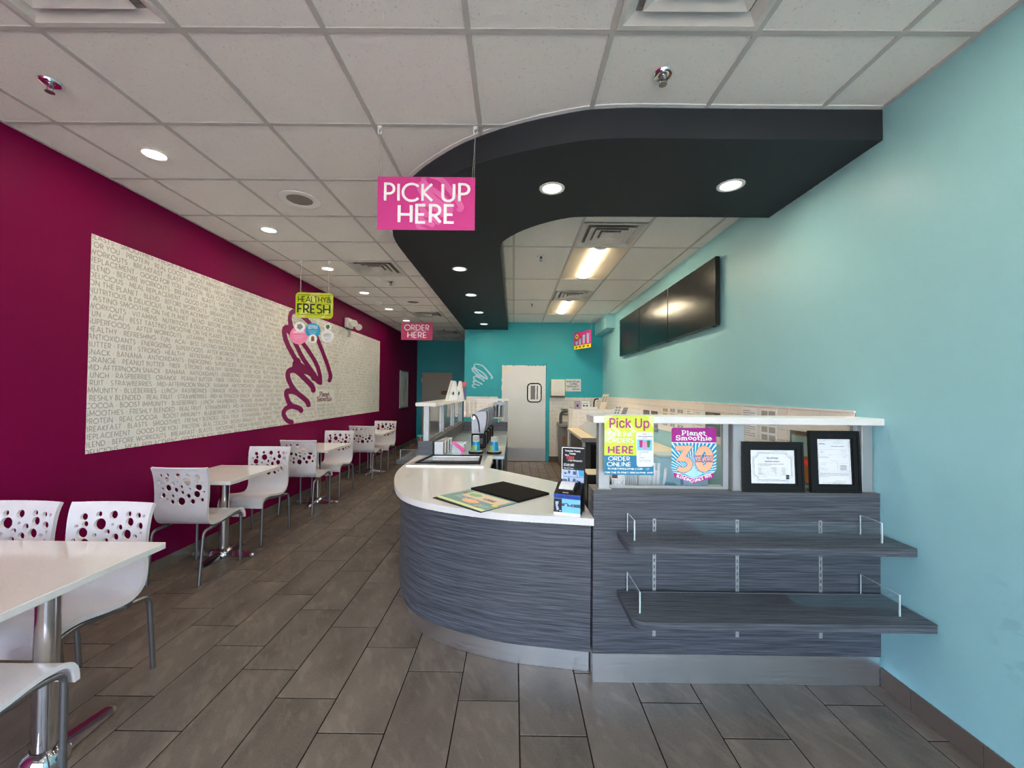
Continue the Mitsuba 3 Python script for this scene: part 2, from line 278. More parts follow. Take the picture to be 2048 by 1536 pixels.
mat('mat_white_matte', srgb(225, 222, 218), .8, spec=.2)
mat('mat_chair', srgb(226, 222, 224), .32, spec=.5)
mat('mat_grey_metal', srgb(150, 152, 156), .34, metallic=.9)
mat('mat_chrome', srgb(232, 232, 235), .07, metallic=1.0)
mat('mat_steel', srgb(234, 236, 238), mikit.proc(steel_fn), metallic=1.0)
mat('mat_alu', srgb(178, 180, 182), .5, metallic=.7)
mat('mat_black', srgb(14, 14, 15), .5, spec=.3)
mat('mat_blender', srgb(112, 112, 118), .3, metallic=.9)
mat('mat_rubber', srgb(20, 20, 20), .85, spec=.2)
mat('mat_tv', srgb(8, 7, 7), .2, spec=.4)
mat('mat_tv_edge', srgb(16, 16, 17), .25)
mat('mat_mural', srgb(238, 235, 230), .55, spec=.3)
mat('mat_mural_text', srgb(176, 169, 162), .6, spec=.2)
mat('mat_swirl', srgb(132, 6, 84), .45)
mat('mat_wordmark', srgb(112, 18, 74), .5)
mat('mat_subway', srgb(233, 226, 219), .12, spec=.5)
mat('mat_tile_grout', srgb(140, 134, 128), .9, spec=.1)
mat('mat_base', srgb(92, 80, 72), .5)
mat('mat_hot_pink', srgb(208, 58, 142), .4)
mat('mat_light_pink', srgb(224, 104, 172), .4)
mat('mat_rose', srgb(242, 132, 176), .4)
mat('mat_order_pink', srgb(190, 50, 110), .35)
mat('mat_print_white', srgb(246, 244, 246), .4)
mat('mat_lime', srgb(190, 206, 40), .4)
mat('mat_lime_light', srgb(214, 226, 110), .4)
mat('mat_ink', srgb(28, 28, 26), .5)
mat('mat_blue', srgb(30, 158, 206), .4)
mat('mat_poster_blue', srgb(14, 118, 158), .4)
mat('mat_poster_lime', srgb(206, 220, 50), .4)
mat('mat_poster_pale', srgb(222, 232, 160), .4)
mat('mat_plum', srgb(166, 40, 122), .4)
mat('mat_shield', srgb(176, 20, 140), .4)
mat('mat_sky_pale', srgb(176, 222, 246), .4)
mat('mat_peach', srgb(244, 186, 148), .4)
mat('mat_outline', srgb(80, 100, 150), .5)
mat('mat_ray_blue', srgb(24, 150, 190), .4)
mat('mat_paper', srgb(232, 234, 238), .7, spec=.2)
mat('mat_paper_grey', srgb(170, 165, 160), .7, spec=.2)
mat('mat_cream', srgb(226, 208, 178), .45)
mat('mat_cream_light', srgb(238, 228, 206), .5)
mat('mat_fit_blue', srgb(24, 70, 176), .35)
mat('mat_pool', srgb(120, 196, 226), .4)
mat('mat_navy', srgb(60, 80, 120), .4)
mat('mat_haze', srgb(170, 190, 224), .4)
mat('mat_red', srgb(226, 60, 66), .4)
mat('mat_grey_print', srgb(130, 132, 138), .6)
mat('mat_purple_grey', srgb(168, 150, 176), .5)
mat('mat_sage', srgb(128, 164, 158), .5)
mat('mat_sand', srgb(226, 208, 182), .5)
mat('mat_yellow', srgb(246, 222, 40), .4)
mat('mat_green', srgb(70, 110, 50), .5)
mat('mat_brown', srgb(140, 88, 44), .45)
mat('mat_bronze', srgb(170, 116, 84), .3, metallic=.6)
mat('mat_cup_blue', srgb(28, 150, 206), .35)
mat('mat_cup_green', srgb(140, 190, 120), .35)
mat('mat_cup_clear', srgb(196, 204, 202), .2)
mat('mat_door_white', srgb(230, 232, 236), .35)
mat('mat_door_grey', srgb(186, 172, 160), .5)
mat('mat_dark_grey', srgb(74, 72, 72), .5)
mat('mat_mid_grey', srgb(128, 124, 122), .5)
mat('mat_pink_plastic', srgb(245, 90, 170), .3)
mat('mat_teal_plastic', srgb(60, 175, 190), .3)
mat('mat_acrylic_edge', srgb(196, 212, 214), .2)
mat('mat_acrylic_top', srgb(130, 142, 152), .2)
mat('mat_speaker', srgb(128, 124, 118), .8)
mat('mat_diffuser', srgb(206, 203, 200), .5)
mat('mat_sidewalk', srgb(170, 168, 162), .9)
mat('mat_lens', srgb(250, 246, 238), .6)
scene['mat_glass'] = {'type': 'thindielectric', 'int_ior': 1.5}
def emit(c, k): return {'type': 'area', 'radiance': {'type': 'rgb', 'value': [float(x * k) for x in c]}}
WARM = (1.0, .86, .66)

# ---------------------------------------------------------------- the room
XL, XR, YB, YH, ZC, YF = -2.96, 1.95, 8.87, 12.3, 3.05, -2.0
CX0, CY0, CG = -2.036, 1.6763, .6096          # ceiling grid origin and pitch
XK = -1.09                                     # left end of the kitchen's back wall

fl = struct('floor', box(XL - .1, XR + .1, YF - .1, YH + .1, -.12, -.003), 'mat_grout')
tile_ply = mikit.ply(box(-.148, .148, -.2985, .2985, -.008, 0, .0015), 'mat_floor')
ins, outs = [], []
for c in range(-11, 8):
    xm = .04 + (c - .5) * TW
    if xm < XL - .1 or xm > XR + .1: continue
    y = 1.824 - .201 * (c - 1) + TL / 2 - TL * 12
    while y < YH + .3:
        y += TL
        if y < YF + .2 or y > YH + .2: continue
        if y > 4.0 and xm > -1.0: continue
        if y > 2.55 and xm > .25: continue
        x0, x1, y0, y1 = max(xm - .148, XL), min(xm + .148, XR), max(y - .2985, YF), min(y + .2985, YH)
        if x1 - x0 < .03 or y1 - y0 < .03: continue
        if y < .9: outs.append(box(x0, x1, y0, y1, -.008, 0)); continue
        if x1 - x0 > .29 and y1 - y0 > .59: put('tile', {**tile_ply, 'to_world': T().translate([xm, y, 0])}, fl)
        else: obj('tile', box(x0, x1, y0, y1, -.008, 0, .0015), 'mat_floor', fl)
k = obj('tile_field', cat(*outs), 'mat_floor', fl); labels[k] = {'kind': 'stuff', 'label': 'floor tiles nearest the storefront'}
kf = struct('floor_kitchen', box(-.83, XR, 2.7, YB, -.0029, -.001), 'mat_quarry_grout')
q_ply = mikit.ply(box(-.0755, .0755, -.0755, .0755, -.008, 0, .0015), 'mat_quarry')
for i in range(8):
    for j in range(30):
        x, y = -.06 + i * .158, 4.2 + j * .158
        if y < YB - .05: put('tile', {**q_ply, 'to_world': T().translate([x, y, 0.0])}, kf)

struct('wall_left', box(XL - .1, XL, YF, YH, 0, ZC + .1), 'mat_magenta')
wr = struct('wall_right', box(XR, XR + .1, YF, YB, 0, ZC + .1), 'mat_wall_right')
wb = struct('wall_back', box(XK, XR, YB, YB + .1, 0, ZC + .1), 'mat_teal')
struct('wall_hall_side', box(XK, XK + .1, YB + .1, YH, 0, ZC + .1), 'mat_teal')
struct('wall_hall_end', box(XL, XK, YH, YH + .1, 0, ZC + .1), 'mat_teal')
ft = [box(XL - .1, XR + .1, YF - .1, YF, 2.75, ZC + .1), box(XL - .1, XR + .1, YF - .1, YF, 0, .12), box(XL - .1, XL + .15, YF - .1, YF, .12, 2.75), box(XR - .15, XR + .1, YF - .1, YF, .12, 2.75)]
struct('wall_front', cat(*ft), 'mat_white_matte')
struct('window_1', cat(*[box(x - .03, x + .03, YF - .08, YF - .02, .12, 2.75) for x in (-1.75, -.6, .55)], box(XL + .15, XR - .15, YF - .08, YF - .02, 2.1, 2.16)), 'mat_alu')
struct('sidewalk', box(-14, 14, -16, YF - .1, -.15, -.02), 'mat_sidewalk')

# bulkhead, kitchen rear right
struct('bulkhead', box(1.775, XR, 7.79, YB, 2.775, ZC), 'mat_wall_right', label='pale blue boxed bulkhead in the ceiling corner')

# ceiling: lay-in tiles above proud T-bars
outer = spline([(1.95, 2.13), (1.2, 2.13), (.65, 2.127), (.414, 2.141), (.24, 2.185), (-.024, 2.28), (-.184, 2.358), (-.347, 2.462), (-.492, 2.584), (-.661, 2.752), (-.80, 2.925), (-.93, 3.14), (-1.03, 3.36), (-1.08, 3.57), (-1.098, 3.8), (-1.1, 4.2), (-1.1, YB)], 110)
inner = spline([(1.95, 3.09), (1.3, 3.09), (.9, 3.092), (.519, 3.1), (.45, 3.108), (.35, 3.148), (.238, 3.218), (.141, 3.296), (.04, 3.40), (-.068, 3.549), (-.12, 3.655), (-.136, 3.76), (-.14, 3.9), (-.14, YB)], 90)
SOF = Polygon(outer + inner[::-1]).buffer(0)
SOFCORE = SOF.buffer(-.05)
KIT = Polygon(inner + [(XR, YB)]).buffer(0)
ce = struct('ceiling', box(XL - .1, XR + .1, YF - .1, YH + .1, ZC + .03, ZC + .12), 'mat_white_matte')
HOLES = {}                                      # tiles replaced by diffusers
DIFF = [(0, -1), (4, -1), (0, 5), (0, 10), (0, 14)]
c_ply = mikit.ply(box(-.2975, .2975, -.2975, .2975, ZC + .004, ZC + .02), 'mat_ceiling')
MAINC = sbox(XL, YF, XR, YH).difference(SOF).difference(KIT).difference(sbox(XK, YB, XR, YH))
for i in range(-2, 8):
    for j in range(-6, 18):
        x0, x1, y0, y1 = CX0 + CG * i + .006, CX0 + CG * (i + 1) - .006, CY0 + CG * j + .006, CY0 + CG * (j + 1) - .006
        g = sbox(max(x0, XL), max(y0, YF), min(x1, XR), min(y1, YH))
        if g.is_empty or x0 > XR or (i, j) in DIFF or not g.intersection(MAINC).area > 1e-3: continue
        gg = g.difference(SOFCORE)
        if gg.area < 1e-3: continue
        if gg.equals(g) and g.area > .35: put('tile', {**c_ply, 'to_world': T().translate([(x0 + x1) / 2, (y0 + y1) / 2, 0])}, ce)
        else: obj('tile', prism(gg, ZC + .004, ZC + .02), 'mat_ceiling', ce)
def bar(g, name='grid_bar', m='mat_tbar'):
    if g.area > 1e-4: obj(name, prism(g, ZC - .001, ZC + .006), m, ce)
for i in range(-1, 8):
    x = CX0 + CG * i
    if x < XR: bar(sbox(x - .012, YF, x + .012, YH).intersection(MAINC))
for j in range(-5, 18):
    y = CY0 + CG * j; bar(sbox(XL, y - .012, XR, y + .012).intersection(MAINC))
bar(LineString(outer[:-2]).buffer(.026, cap_style='flat').difference(SOF).intersection(MAINC), 'soffit_trim', 'mat_white')
bar(sbox(XL, YF, XL + .02, YH), 'wall_angle'); bar(sbox(XR - .02, YF, XR, 2.13), 'wall_angle')
# kitchen ceiling: 2 x 4 ft
kx = [-.64, -.014, .606, 1.212, 1.822, 2.4]; ky = [3.0, 4.212, 5.437, 6.68, 7.91, YB]
for i in range(5):
    for j in range(5):
        g = sbox(kx[i] + .006, ky[j] + .006, min(kx[i + 1] - .006, XR), ky[j + 1] - .006)
        if i == 2 and j in (1, 3): continue
        if i == 2 and j == 0: g = sbox(kx[i] + .006, 3.0, kx[i + 1] - .006, 3.59)
        if i == 2 and j == 2: g = sbox(kx[i] + .006, ky[2] + .006, kx[i + 1] - .006, 6.06)
        g = g.intersection(KIT)
        if g.area > 1e-3: obj('tile', prism(g, ZC + .004, ZC + .02), 'mat_ceiling', ce)
KB = KIT
for x in kx[1:5]: bar(sbox(x - .012, 3.0, x + .012, YB).intersection(KB))
for y in ky[1:5]: bar(sbox(-.2, y - .012, XR, y + .012).intersection(KB))
bar(LineString(inner).buffer(.02, cap_style='flat').intersection(KIT), 'soffit_trim')
struct('soffit', prism(SOF, 2.885, ZC + .025), 'mat_soffit', smooth=30, label='black dropped ceiling band curving over the counter')

# skirtings built of cut tile
for side, x, sgn, ys in (('left', XL, 1, np.arange(YF + .05, YH - .05, .3035)), ('right', XR, -1, np.arange(YF + .05, 2.15, .3035))):
    b = struct('baseboard_' + side)
    ymax = YH if side == 'left' else 2.155
    for y in ys:
        obj('tile', box(x + sgn * .0005, x + sgn * .011, y, min(y + .3015, ymax), 0.0005, .098, .001), 'mat_floor' if side == 'left' else 'mat_base', b)
b = struct('baseboard_back'); obj('cove', box(.775, 1.02, YB - .012, YB - .0005, .0005, .115, .003), 'mat_base', b)

# white brick tile on the kitchen walls
def subway(holder, plane, a0, a1, b0, rows, w=.1535, h=.0762, cap=False):
    g = .0025; variants = {}
    for r in range(rows):
        z0 = b0 + r * h; off = (r % 2) * w / 2; a = a0 - off
        while a < a1 - .01:
            u0, u1 = max(a, a0), min(a + w, a1)
            if u1 - u0 > .02:
                m = plane.slab(sbox(u0 + g / 2, z0 + g / 2, u1 - g / 2, z0 + h - g / 2), .001, .008); obj('tile', m, 'mat_subway', holder)
            a += w
    obj('grout', plane.slab(sbox(a0, b0, a1, b0 + rows * h), .0003, .004), 'mat_tile_grout', holder)
subway(wb, Plane((0, YB, 0)), .785, 1.95, .115, 17)
subway(wb, Plane((0, YB, 0)), -1.09, -.345, .955, 6)
pr = Plane((XR, 0, 0), (0, -1, 0))
subway(wr, pr, -8.86, -2.31, 1.045, 5)
obj('tile_cap', pr.slab(sbox(-8.86, 1.426, -2.31, 1.438), .0005, .011), 'mat_subway', wr)

# ---------------------------------------------------------------- doors
d1 = struct('door_1', box(-.262, .702, YB - .035, YB - .004, .012, 2.105, .004), 'mat_door_white', label='white kitchen swing door')
obj('frame', cat(box(-.335, -.268, YB - .02, YB - .001, 0, 2.165), box(.708, .775, YB - .05, YB - .001, 0, 2.165), box(-.268, .708, YB - .02, YB - .001, 2.11, 2.165)), 'mat_teal', d1)
dp = Plane((0, YB - .035, 0))
wn = rrect(.312, 1.314, .59, 1.696, .07)
obj('window_gasket', dp.slab(wn.buffer(.022).difference(wn), 0, .012), 'mat_black', d1)
wk = obj('window_pane', dp.slab(wn, 0.0004, .004), 'mat_print_white', d1)
obj('notice', dp.lift(merge2(sbox(.37, 1.36, .47, 1.66), sbox(.5, 1.36, .53, 1.66)), .0048), 'mat_grey_print', wk)
obj('kick_plate', dp.slab(sbox(-.25, .02, .69, .30), 0.0003, .003), 'mat_steel', d1)
obj('hinge', cat(box(-.272, -.255, YB - .04, YB - .034, 1.55, 1.65), box(-.272, -.255, YB - .04, YB - .034, 1.75, 1.8)), 'mat_white', d1)
obj('door_sign', dp.slab(sbox(-.225, 1.99, -.11, 2.07), .0003, .004), 'mat_cream_light', d1)
obj('top_notches', dp.slab(unary_union([sbox(x, 2.092, x + .03, 2.104) for x in (-.2, -.02, .3, .37, .45, .55, .62)]), .0003, .002), 'mat_dark_grey', d1)
d2 = struct('door_2', box(-2.79, -1.89, YH - .03, YH - .004, .01, 2.08), 'mat_door_grey', label='grey door at the end of the hall')
obj('frame', cat(box(-2.85, -2.795, YH - .045, YH - .001, 0, 2.14), box(-1.885, -1.83, YH - .045, YH - .001, 0, 2.14), box(-2.795, -1.885, YH - .045, YH - .001, 2.085, 2.14)), 'mat_teal', d2)
obj('door_sign', box(-2.203, -1.9, YH - .036, YH - .031, 1.41, 1.53), 'mat_brown', d2)
obj('hinge', box(-2.81, -2.785, YH - .05, YH - .03, 1.78, 1.9), 'mat_white', d2)

# ---------------------------------------------------------------- ceiling fittings
ring_m = lathe([(.061, .0), (.063, -.003), (.076, -.005), (.084, -.003), (.085, .0)], n=36)
lens_m = lathe([(.0, -.001), (.062, -.001)], n=28); lens_m = trimesh.Trimesh(lens_m.vertices, lens_m.faces if lens_m.face_normals[-1][2] < 0 else lens_m.faces[:, ::-1], process=False)
ring_p = mikit.ply(ring_m, 'mat_white', 40)
def downlight(x, y, z, label, group, k=1.0):
    t = thing('downlight', label, 'ceiling light', group); w = T().translate([x, y, z])
    put('trim_ring', {**ring_p, 'to_world': w}, t)
    put('lens', {**mikit.ply(lens_m, 'mat_lens'), 'emitter': emit(WARM, LAMP * k), 'to_world': w}, t)
ordn = ['nearest', 'second', 'third', 'fourth', 'fifth', 'farthest']
for n, y in enumerate((2.59, 3.82, 5.04, 6.28, 7.53, 8.76)):
    downlight(-2.355, y, ZC, f'round recessed light by the magenta wall, {ordn[n]} of the row of six above the tables', 'recessed lights along the magenta wall')
for n, (x, y) in enumerate([(.242, 2.667), (1.4, 2.611)]):
    downlight(x, y, 2.885, ['bright round light in the black soffit, above the pickup counter', 'bright round light in the black soffit, the one nearest the pale blue wall'][n], 'lights in the wide front of the black soffit')
for n, y in enumerate((4.46, 5.67, 6.93, 8.12)):
    downlight(-.615, y, 2.885, f'round light in the black soffit strip over the service counter, {["nearest", "second", "third", "farthest"][n]} of four', 'lights in the black soffit strip')
for n, (x, y) in enumerate([(.098, 1.37), (1.317, 1.37), (-2.34, 1.37), (.098, .15), (1.317, .15), (-2.34, .15), (-1.12, -1.07), (.71, -1.07)]):
    downlight(x, y, ZC, 'round recessed light in the white ceiling near the storefront', 'recessed lights near the storefront')

def diffuser(x, y, s, label, group=None):
    t = thing('air_diffuser', label, 'ceiling vent', group); z = ZC
    P = Plane((x, y, z), (1, 0, 0), (0, -1, 0))      # faces down
    h = s / 2
    def cone(a, b, d0, d1):                         # square flared ring
        v = np.array([[sx * r, sy * r, -d] for r, d in ((a, d0), (b, d1)) for sx, sy in ((-1, -1), (1, -1), (1, 1), (-1, 1))]) + [x, y, z]
        f = []
        for k in range(4): n = (k + 1) % 4; f += [[k, n, 4 + n], [k, 4 + n, 4 + k]]
        m = trimesh.Trimesh(v, f, process=False); return m
    obj('frame', cat(P.slab(sbox(-h, -h, h, h).difference(sbox(-h + .022, -h + .022, h - .022, h - .022)), -.004, .005), cone(h - .022, h - .062, .002, -.020)), 'mat_diffuser', t)
    obj('duct', cat(cone(h - .062, h - .075, -.0195, -.026), P.lift(sbox(-h + .07, -h + .07, h - .07, h - .07), -.0265)), 'mat_mid_grey', t)
    k = s / .6
    for a, b in ((.212, .160), (.150, .100)):
        obj('louver', cat(cone(a * k, b * k, .006, -.016), cone(a * k, (a + .004) * k, .006, .004), cone((a + .004) * k, (b + .004) * k, .004, -.0185)), 'mat_diffuser', t)
    obj('center_plate', cat(cone(.088 * k, .06 * k, .008, -.006), P.lift(sbox(-.062, -.062, .062, .062), -.006), cone(.088 * k, .09 * k, .008, .006), cone(.09 * k, .075 * k, .006, -.012)), 'mat_diffuser', t)
dl = {(0, -1): 'big square air vent cut by the top left edge of the photo', (4, -1): 'big square air vent cut by the top edge, in front of the black soffit', (0, 5): 'square air vent beside the black soffit, nearest of those over the aisle',
      (0, 10): 'small far square air vent just above the ORDER HERE sign', (0, 14): 'farthest dark air vent at the end of the aisle ceiling'}
for (i, j), l in dl.items(): diffuser(CX0 + CG * (i + .5), CY0 + CG * (j + .5), .585, l)
diffuser(.91, 3.9, .585, 'square air vent in the kitchen ceiling, in front of the long bright light')
diffuser(.92, 6.37, .55, 'farther square air vent in the kitchen ceiling, before the second light')
for n, (y0, y1) in enumerate([(4.224, 5.425), (6.692, 7.898)]):
    t = thing('troffer_light', ['long fluorescent ceiling light with a glowing centre lens, nearer of two over the kitchen', 'farther fluorescent ceiling light over the back of the kitchen'][n], 'ceiling light', 'fluorescent lights over the kitchen')
    x0, x1 = .618, 1.2; xc = (x0 + x1) / 2
    obj('housing', cat(*[trimesh.Trimesh(np.array([[x0, y0, ZC], [x0, y1, ZC], [xc - .06, y1 - .06, ZC + .026], [xc - .06, y0 + .06, ZC + .026]]), [[0, 1, 2], [0, 2, 3]], process=False),
                         trimesh.Trimesh(np.array([[x1, y0, ZC], [x1, y1, ZC], [xc + .06, y1 - .06, ZC + .026], [xc + .06, y0 + .06, ZC + .026]]), [[0, 2, 1], [0, 3, 2]], process=False),
                         trimesh.Trimesh(np.array([[x0, y1, ZC], [x1, y1, ZC], [xc + .06, y1 - .06, ZC + .026], [xc - .06, y1 - .06, ZC + .026]]), [[0, 1, 2], [0, 2, 3]], process=False),
                         trimesh.Trimesh(np.array([[x0, y0, ZC], [x1, y0, ZC], [xc + .06, y0 + .06, ZC + .026], [xc - .06, y0 + .06, ZC + .026]]), [[0, 2, 1], [0, 3, 2]], process=False)]), 'mat_reflector', t)
    a = np.radians(np.linspace(0, 180, 13)); prof = [(xc + .07 * math.cos(q), ZC + .024 - .03 * math.sin(q)) for q in a]; V, Fc = [], []
    for y in (y0 + .05, y1 - .05): V += [(px, y, pz) for px, pz in prof]
    for q in range(12): Fc += [[q, q + 1, 14 + q], [q, 14 + q, 13 + q]]
    m = trimesh.Trimesh(np.array(V), np.array(Fc), process=False)
    if m.face_normals[6][2] > 0: m.invert()
    k = put('lens', {**mikit.ply(m, 'mat_lens', True), 'emitter': emit((1.0, .84, .58), TROFFER)}, t)
    for y in (y0 + .0495, y1 - .0495): obj('end_cap', trimesh.Trimesh(np.array([(px, y, pz) for px, pz in prof]), [[0, q, q + 1] for q in range(1, 12)], process=False), 'mat_white', t)
for n, (x, y) in enumerate([(-1.73, 3.2), (-1.745, 6.9)]):
    t = thing('ceiling_speaker', ['round ceiling speaker with grey grille, left of the PICK UP HERE sign', 'far round ceiling speaker above the ORDER HERE sign'][n], 'speaker', 'round speakers in the aisle ceiling')
    obj('rim', lathe([(.094, .0), (.1, -.006), (.14, -.011), (.155, -.006), (.157, 0)], (x, y, ZC), 40), 'mat_white', t, 40)
    obj('grille', lathe([(.0, -.007), (.06, -.006), (.097, -.002)], (x, y, ZC), 32), 'mat_speaker', t, True)
single('smoke_detector', lathe([(.0, -.05), (.03, -.05), (.035, -.042), (.06, -.038), (.075, -.02), (.078, 0)], (-2.375, 6.95, ZC), 32), 'mat_white', 'white smoke detector on the ceiling between two recessed lights', 'smoke detector', smooth=40)
sl = ['fire sprinkler at the top left of the ceiling, red-reflecting escutcheon', 'chrome fire sprinkler on the ceiling in front of the black soffit', 'small fire sprinkler behind the aisle air vent', 'fire sprinkler in the kitchen ceiling left of the bright light', 'far fire sprinkler in the kitchen ceiling beside the second light', 'farthest fire sprinkler above the hall end of the aisle']
for n, (x, y) in enumerate([(-2.326, 1.974), (.697, 1.9), (-1.73, 5.607), (.292, 4.513), (.302, 6.979), (-1.758, 9.982)]):
    t = thing('fire_sprinkler', sl[n], 'sprinkler', 'ceiling sprinklers'); c = (x, y, ZC)
    obj('escutcheon', lathe([(.018, -.006), (.028, -.004), (.04, -.008), (.044, 0)], c, 28), 'mat_chrome', t, 40)
    obj('body', lathe([(.013, 0), (.013, -.018), (.008, -.022), (.008, -.026), (.0, -.027)], c, 14), 'mat_chrome' if n < 2 else 'mat_dark_grey', t, 40)
    obj('yoke', cat(tube([(x - .012, y, ZC - .02), (x - .014, y, ZC - .038), (x, y, ZC - .05)], .0028, 6), tube([(x + .012, y, ZC - .02), (x + .014, y, ZC - .038), (x, y, ZC - .05)], .0028, 6)), 'mat_grey_metal', t)
    obj('deflector', lathe([(.0, -.052), (.019, -.052), (.019, -.050), (.0, -.049)], c, 18), 'mat_grey_metal', t)

# ---------------------------------------------------------------- mural on the magenta wall
MY0, MY1, MZ0, MZ1 = 2.786, 8.86, 1.067, 2.605
mu = thing('wall_mural', 'large cream wall mural of grey health-food words with a magenta swirl, on the magenta wall', 'mural')
pl = Plane((XL, 0, 0), (0, 1, 0))
obj('panel', pl.slab(sbox(MY0, MZ0, MY1, MZ1), .0005, .004), 'mat_mural', mu)
WORDS = ['BEST TASTING SMOOTHIE ON THE PLANET', 'BLEND', 'BEFORE WORKOUTS', 'BREAKFAST', 'BLASTS', 'SMOOTHIES', 'FRESHLY BLENDED', 'REAL FRUIT', 'STRAWBERRIES', 'MID-AFTERNOON SNACK', 'BANANA', 'ANTIOXIDANTS', 'ENERGIZING', 'SUPERFOODS',
         'AFTER WORKOUTS', 'VITAMINS', 'NUTRITIOUS & DELICIOUS', 'MEAL REPLACEMENT', 'GOOD FOR YOU', 'PROTEIN', 'REAL COCOA', 'BOOST IMMUNITY', 'BLUEBERRIES', 'LUNCH', 'RASPBERRIES', 'ORANGE', 'PEANUT BUTTER', 'FIBER', 'STRONG', 'HEALTHY', 'REFRESHING', 'FUN', 'AÇAÍ']
STARTS = [('BLASTS', 4), ('FOR YOU', 18), ('WORKOUTS', 2), ('REPLACEMENT', 17), ('BLEND', 1), ('DELICIOUS', 16), ('ON THE PLANET', 0), ('NUTRITIOUS & DELICIOUS', 16), ('TASTING SMOOTHIE ON THE PLANET', 0), ('WORKOUTS', 14), ('FUN', 31), ('SUPERFOODS', 13), ('HEALTHY', 29), ('ANTIOXIDANTS', 11), ('BUTTER', 26),
          ('SNACK', 9), ('ORANGE', 25), ('MID-AFTERNOON SNACK', 9), ('LUNCH', 23), ('FRUIT', 7), ('IMMUNITY', 21), ('FRESHLY BLENDED', 6), ('COCOA', 20), ('SMOOTHIES', 5), ('PROTEIN', 19), ('BREAKFAST', 3), ('REPLACEMENT', 17), ('BLEND', 1), ('DELICIOUS', 16)]
LS = (MZ1 - MZ0) / 28.42; CH = .0352
edge = sbox(MY0, MZ0, MY1, MZ1)
vs, fs, nv = [], [], 0
wm, wmw = wordmark(.155)
clear = sbox(6.0, 1.31, 6.62, 1.53)
for r, (first, idx) in enumerate(STARTS):
    z = MZ1 + .004 - CH - LS * r; s = first + ' · '; k = idx + 1
    while len(s) < 250: s += WORDS[k % 33] + ' · '; k += 1
    x = MY0 - CH * .28
    for c in s:
        adv, g, (gv, gf) = glyph(c, .165)
        if x > MY1: break
        if len(gf):
            v = gv * CH + [x, z]
            if v[:, 0].max() < MY0 or (6.0 < x < 6.62 and 1.30 < z < 1.52): pass
            elif v[:, 0].min() < MY0 or v[:, 0].max() > MY1 or v[:, 1].max() > MZ1 or v[:, 1].min() < MZ0:
                gg = affinity.translate(affinity.scale(g, CH, CH, origin=(0, 0)), x, z).intersection(edge); tv, tf = tri2(gg)
                if len(tf): vs.append(tv); fs.append(tf + nv); nv += len(tv)
            else: vs.append(v); fs.append(gf + nv); nv += len(v)
        x += (adv + .195) * CH
obj('lettering', pl.lift((np.vstack(vs), np.vstack(fs)), .0047), 'mat_mural_text', mu, label='rows of grey capital words')
obj('swirl', pl.lift(_sw.intersection(edge.buffer(.003)), .0056), 'mat_swirl', mu, label='magenta coiling brush-stroke swirl')
obj('wordmark', pl.lift(affinity.translate(affinity.scale(wm, .5 / wmw, 1, origin=(0, 0)), 6.05, 1.345), .0056), 'mat_wordmark', mu, label='small plum shop name')

# ---------------------------------------------------------------- tables and chairs
def table(label, x0, x1, y0, y1, bases, cross):
    t = thing('dining_table', label, 'table', 'white dining tables along the magenta wall')
    obj('tabletop', box(x0, x1, y0, y1, .728, .76, .003), 'mat_quartz', t)
    for bx, by in bases:
        obj('column', lathe([(.0, .726), (.11, .726), (.11, .718), (.04, .712), (.038, .70), (.038, .075), (.046, .06), (.06, .05)], (bx, by, 0), 24), 'mat_chrome', t, 40)
        dirs = ((0, 1), (0, -1), (1, 0), (-1, 0)) if cross else ((0, 1), (0, -1))
        for dx, dy in dirs:
            px, py = -dy, dx; pts = []
            for s, w, zt in ((.0, .040, .056), (.06, .033, .052), (.265, .024, .032), (.285, .017, .024)):
                for e in (-1, 1):
                    pts += [(bx + dx * s + px * w * e, by + dy * s + py * w * e, .006), (bx + dx * s + px * w * .55 * e, by + dy * s + py * w * .55 * e, zt)]
            obj('base_arm', hull(pts), 'mat_chrome', t)
        obj('hub', lathe([(.075, .006), (.078, .03), (.06, .062), (.04, .075)], (bx, by, 0), 28), 'mat_chrome', t, 40)
    return t
table('large near white table cut by the left edge of the photo', XL + .01, -1.733, 1.27, 2.028, [(-1.885, 1.65), (-2.75, 1.65)], False)
TY = [3.717, 5.49, 7.53]
for n, (y, l) in enumerate(zip(TY, ['nearest of the small square white tables along the magenta wall, under the words mural', 'middle small white table between two pairs of dotted chairs', 'farthest small white table against the magenta wall'])):
    table(l, XL + .008, -2.345 if n < 2 else -2.3, y - .362, y + .362, [(-2.648, y)], True)

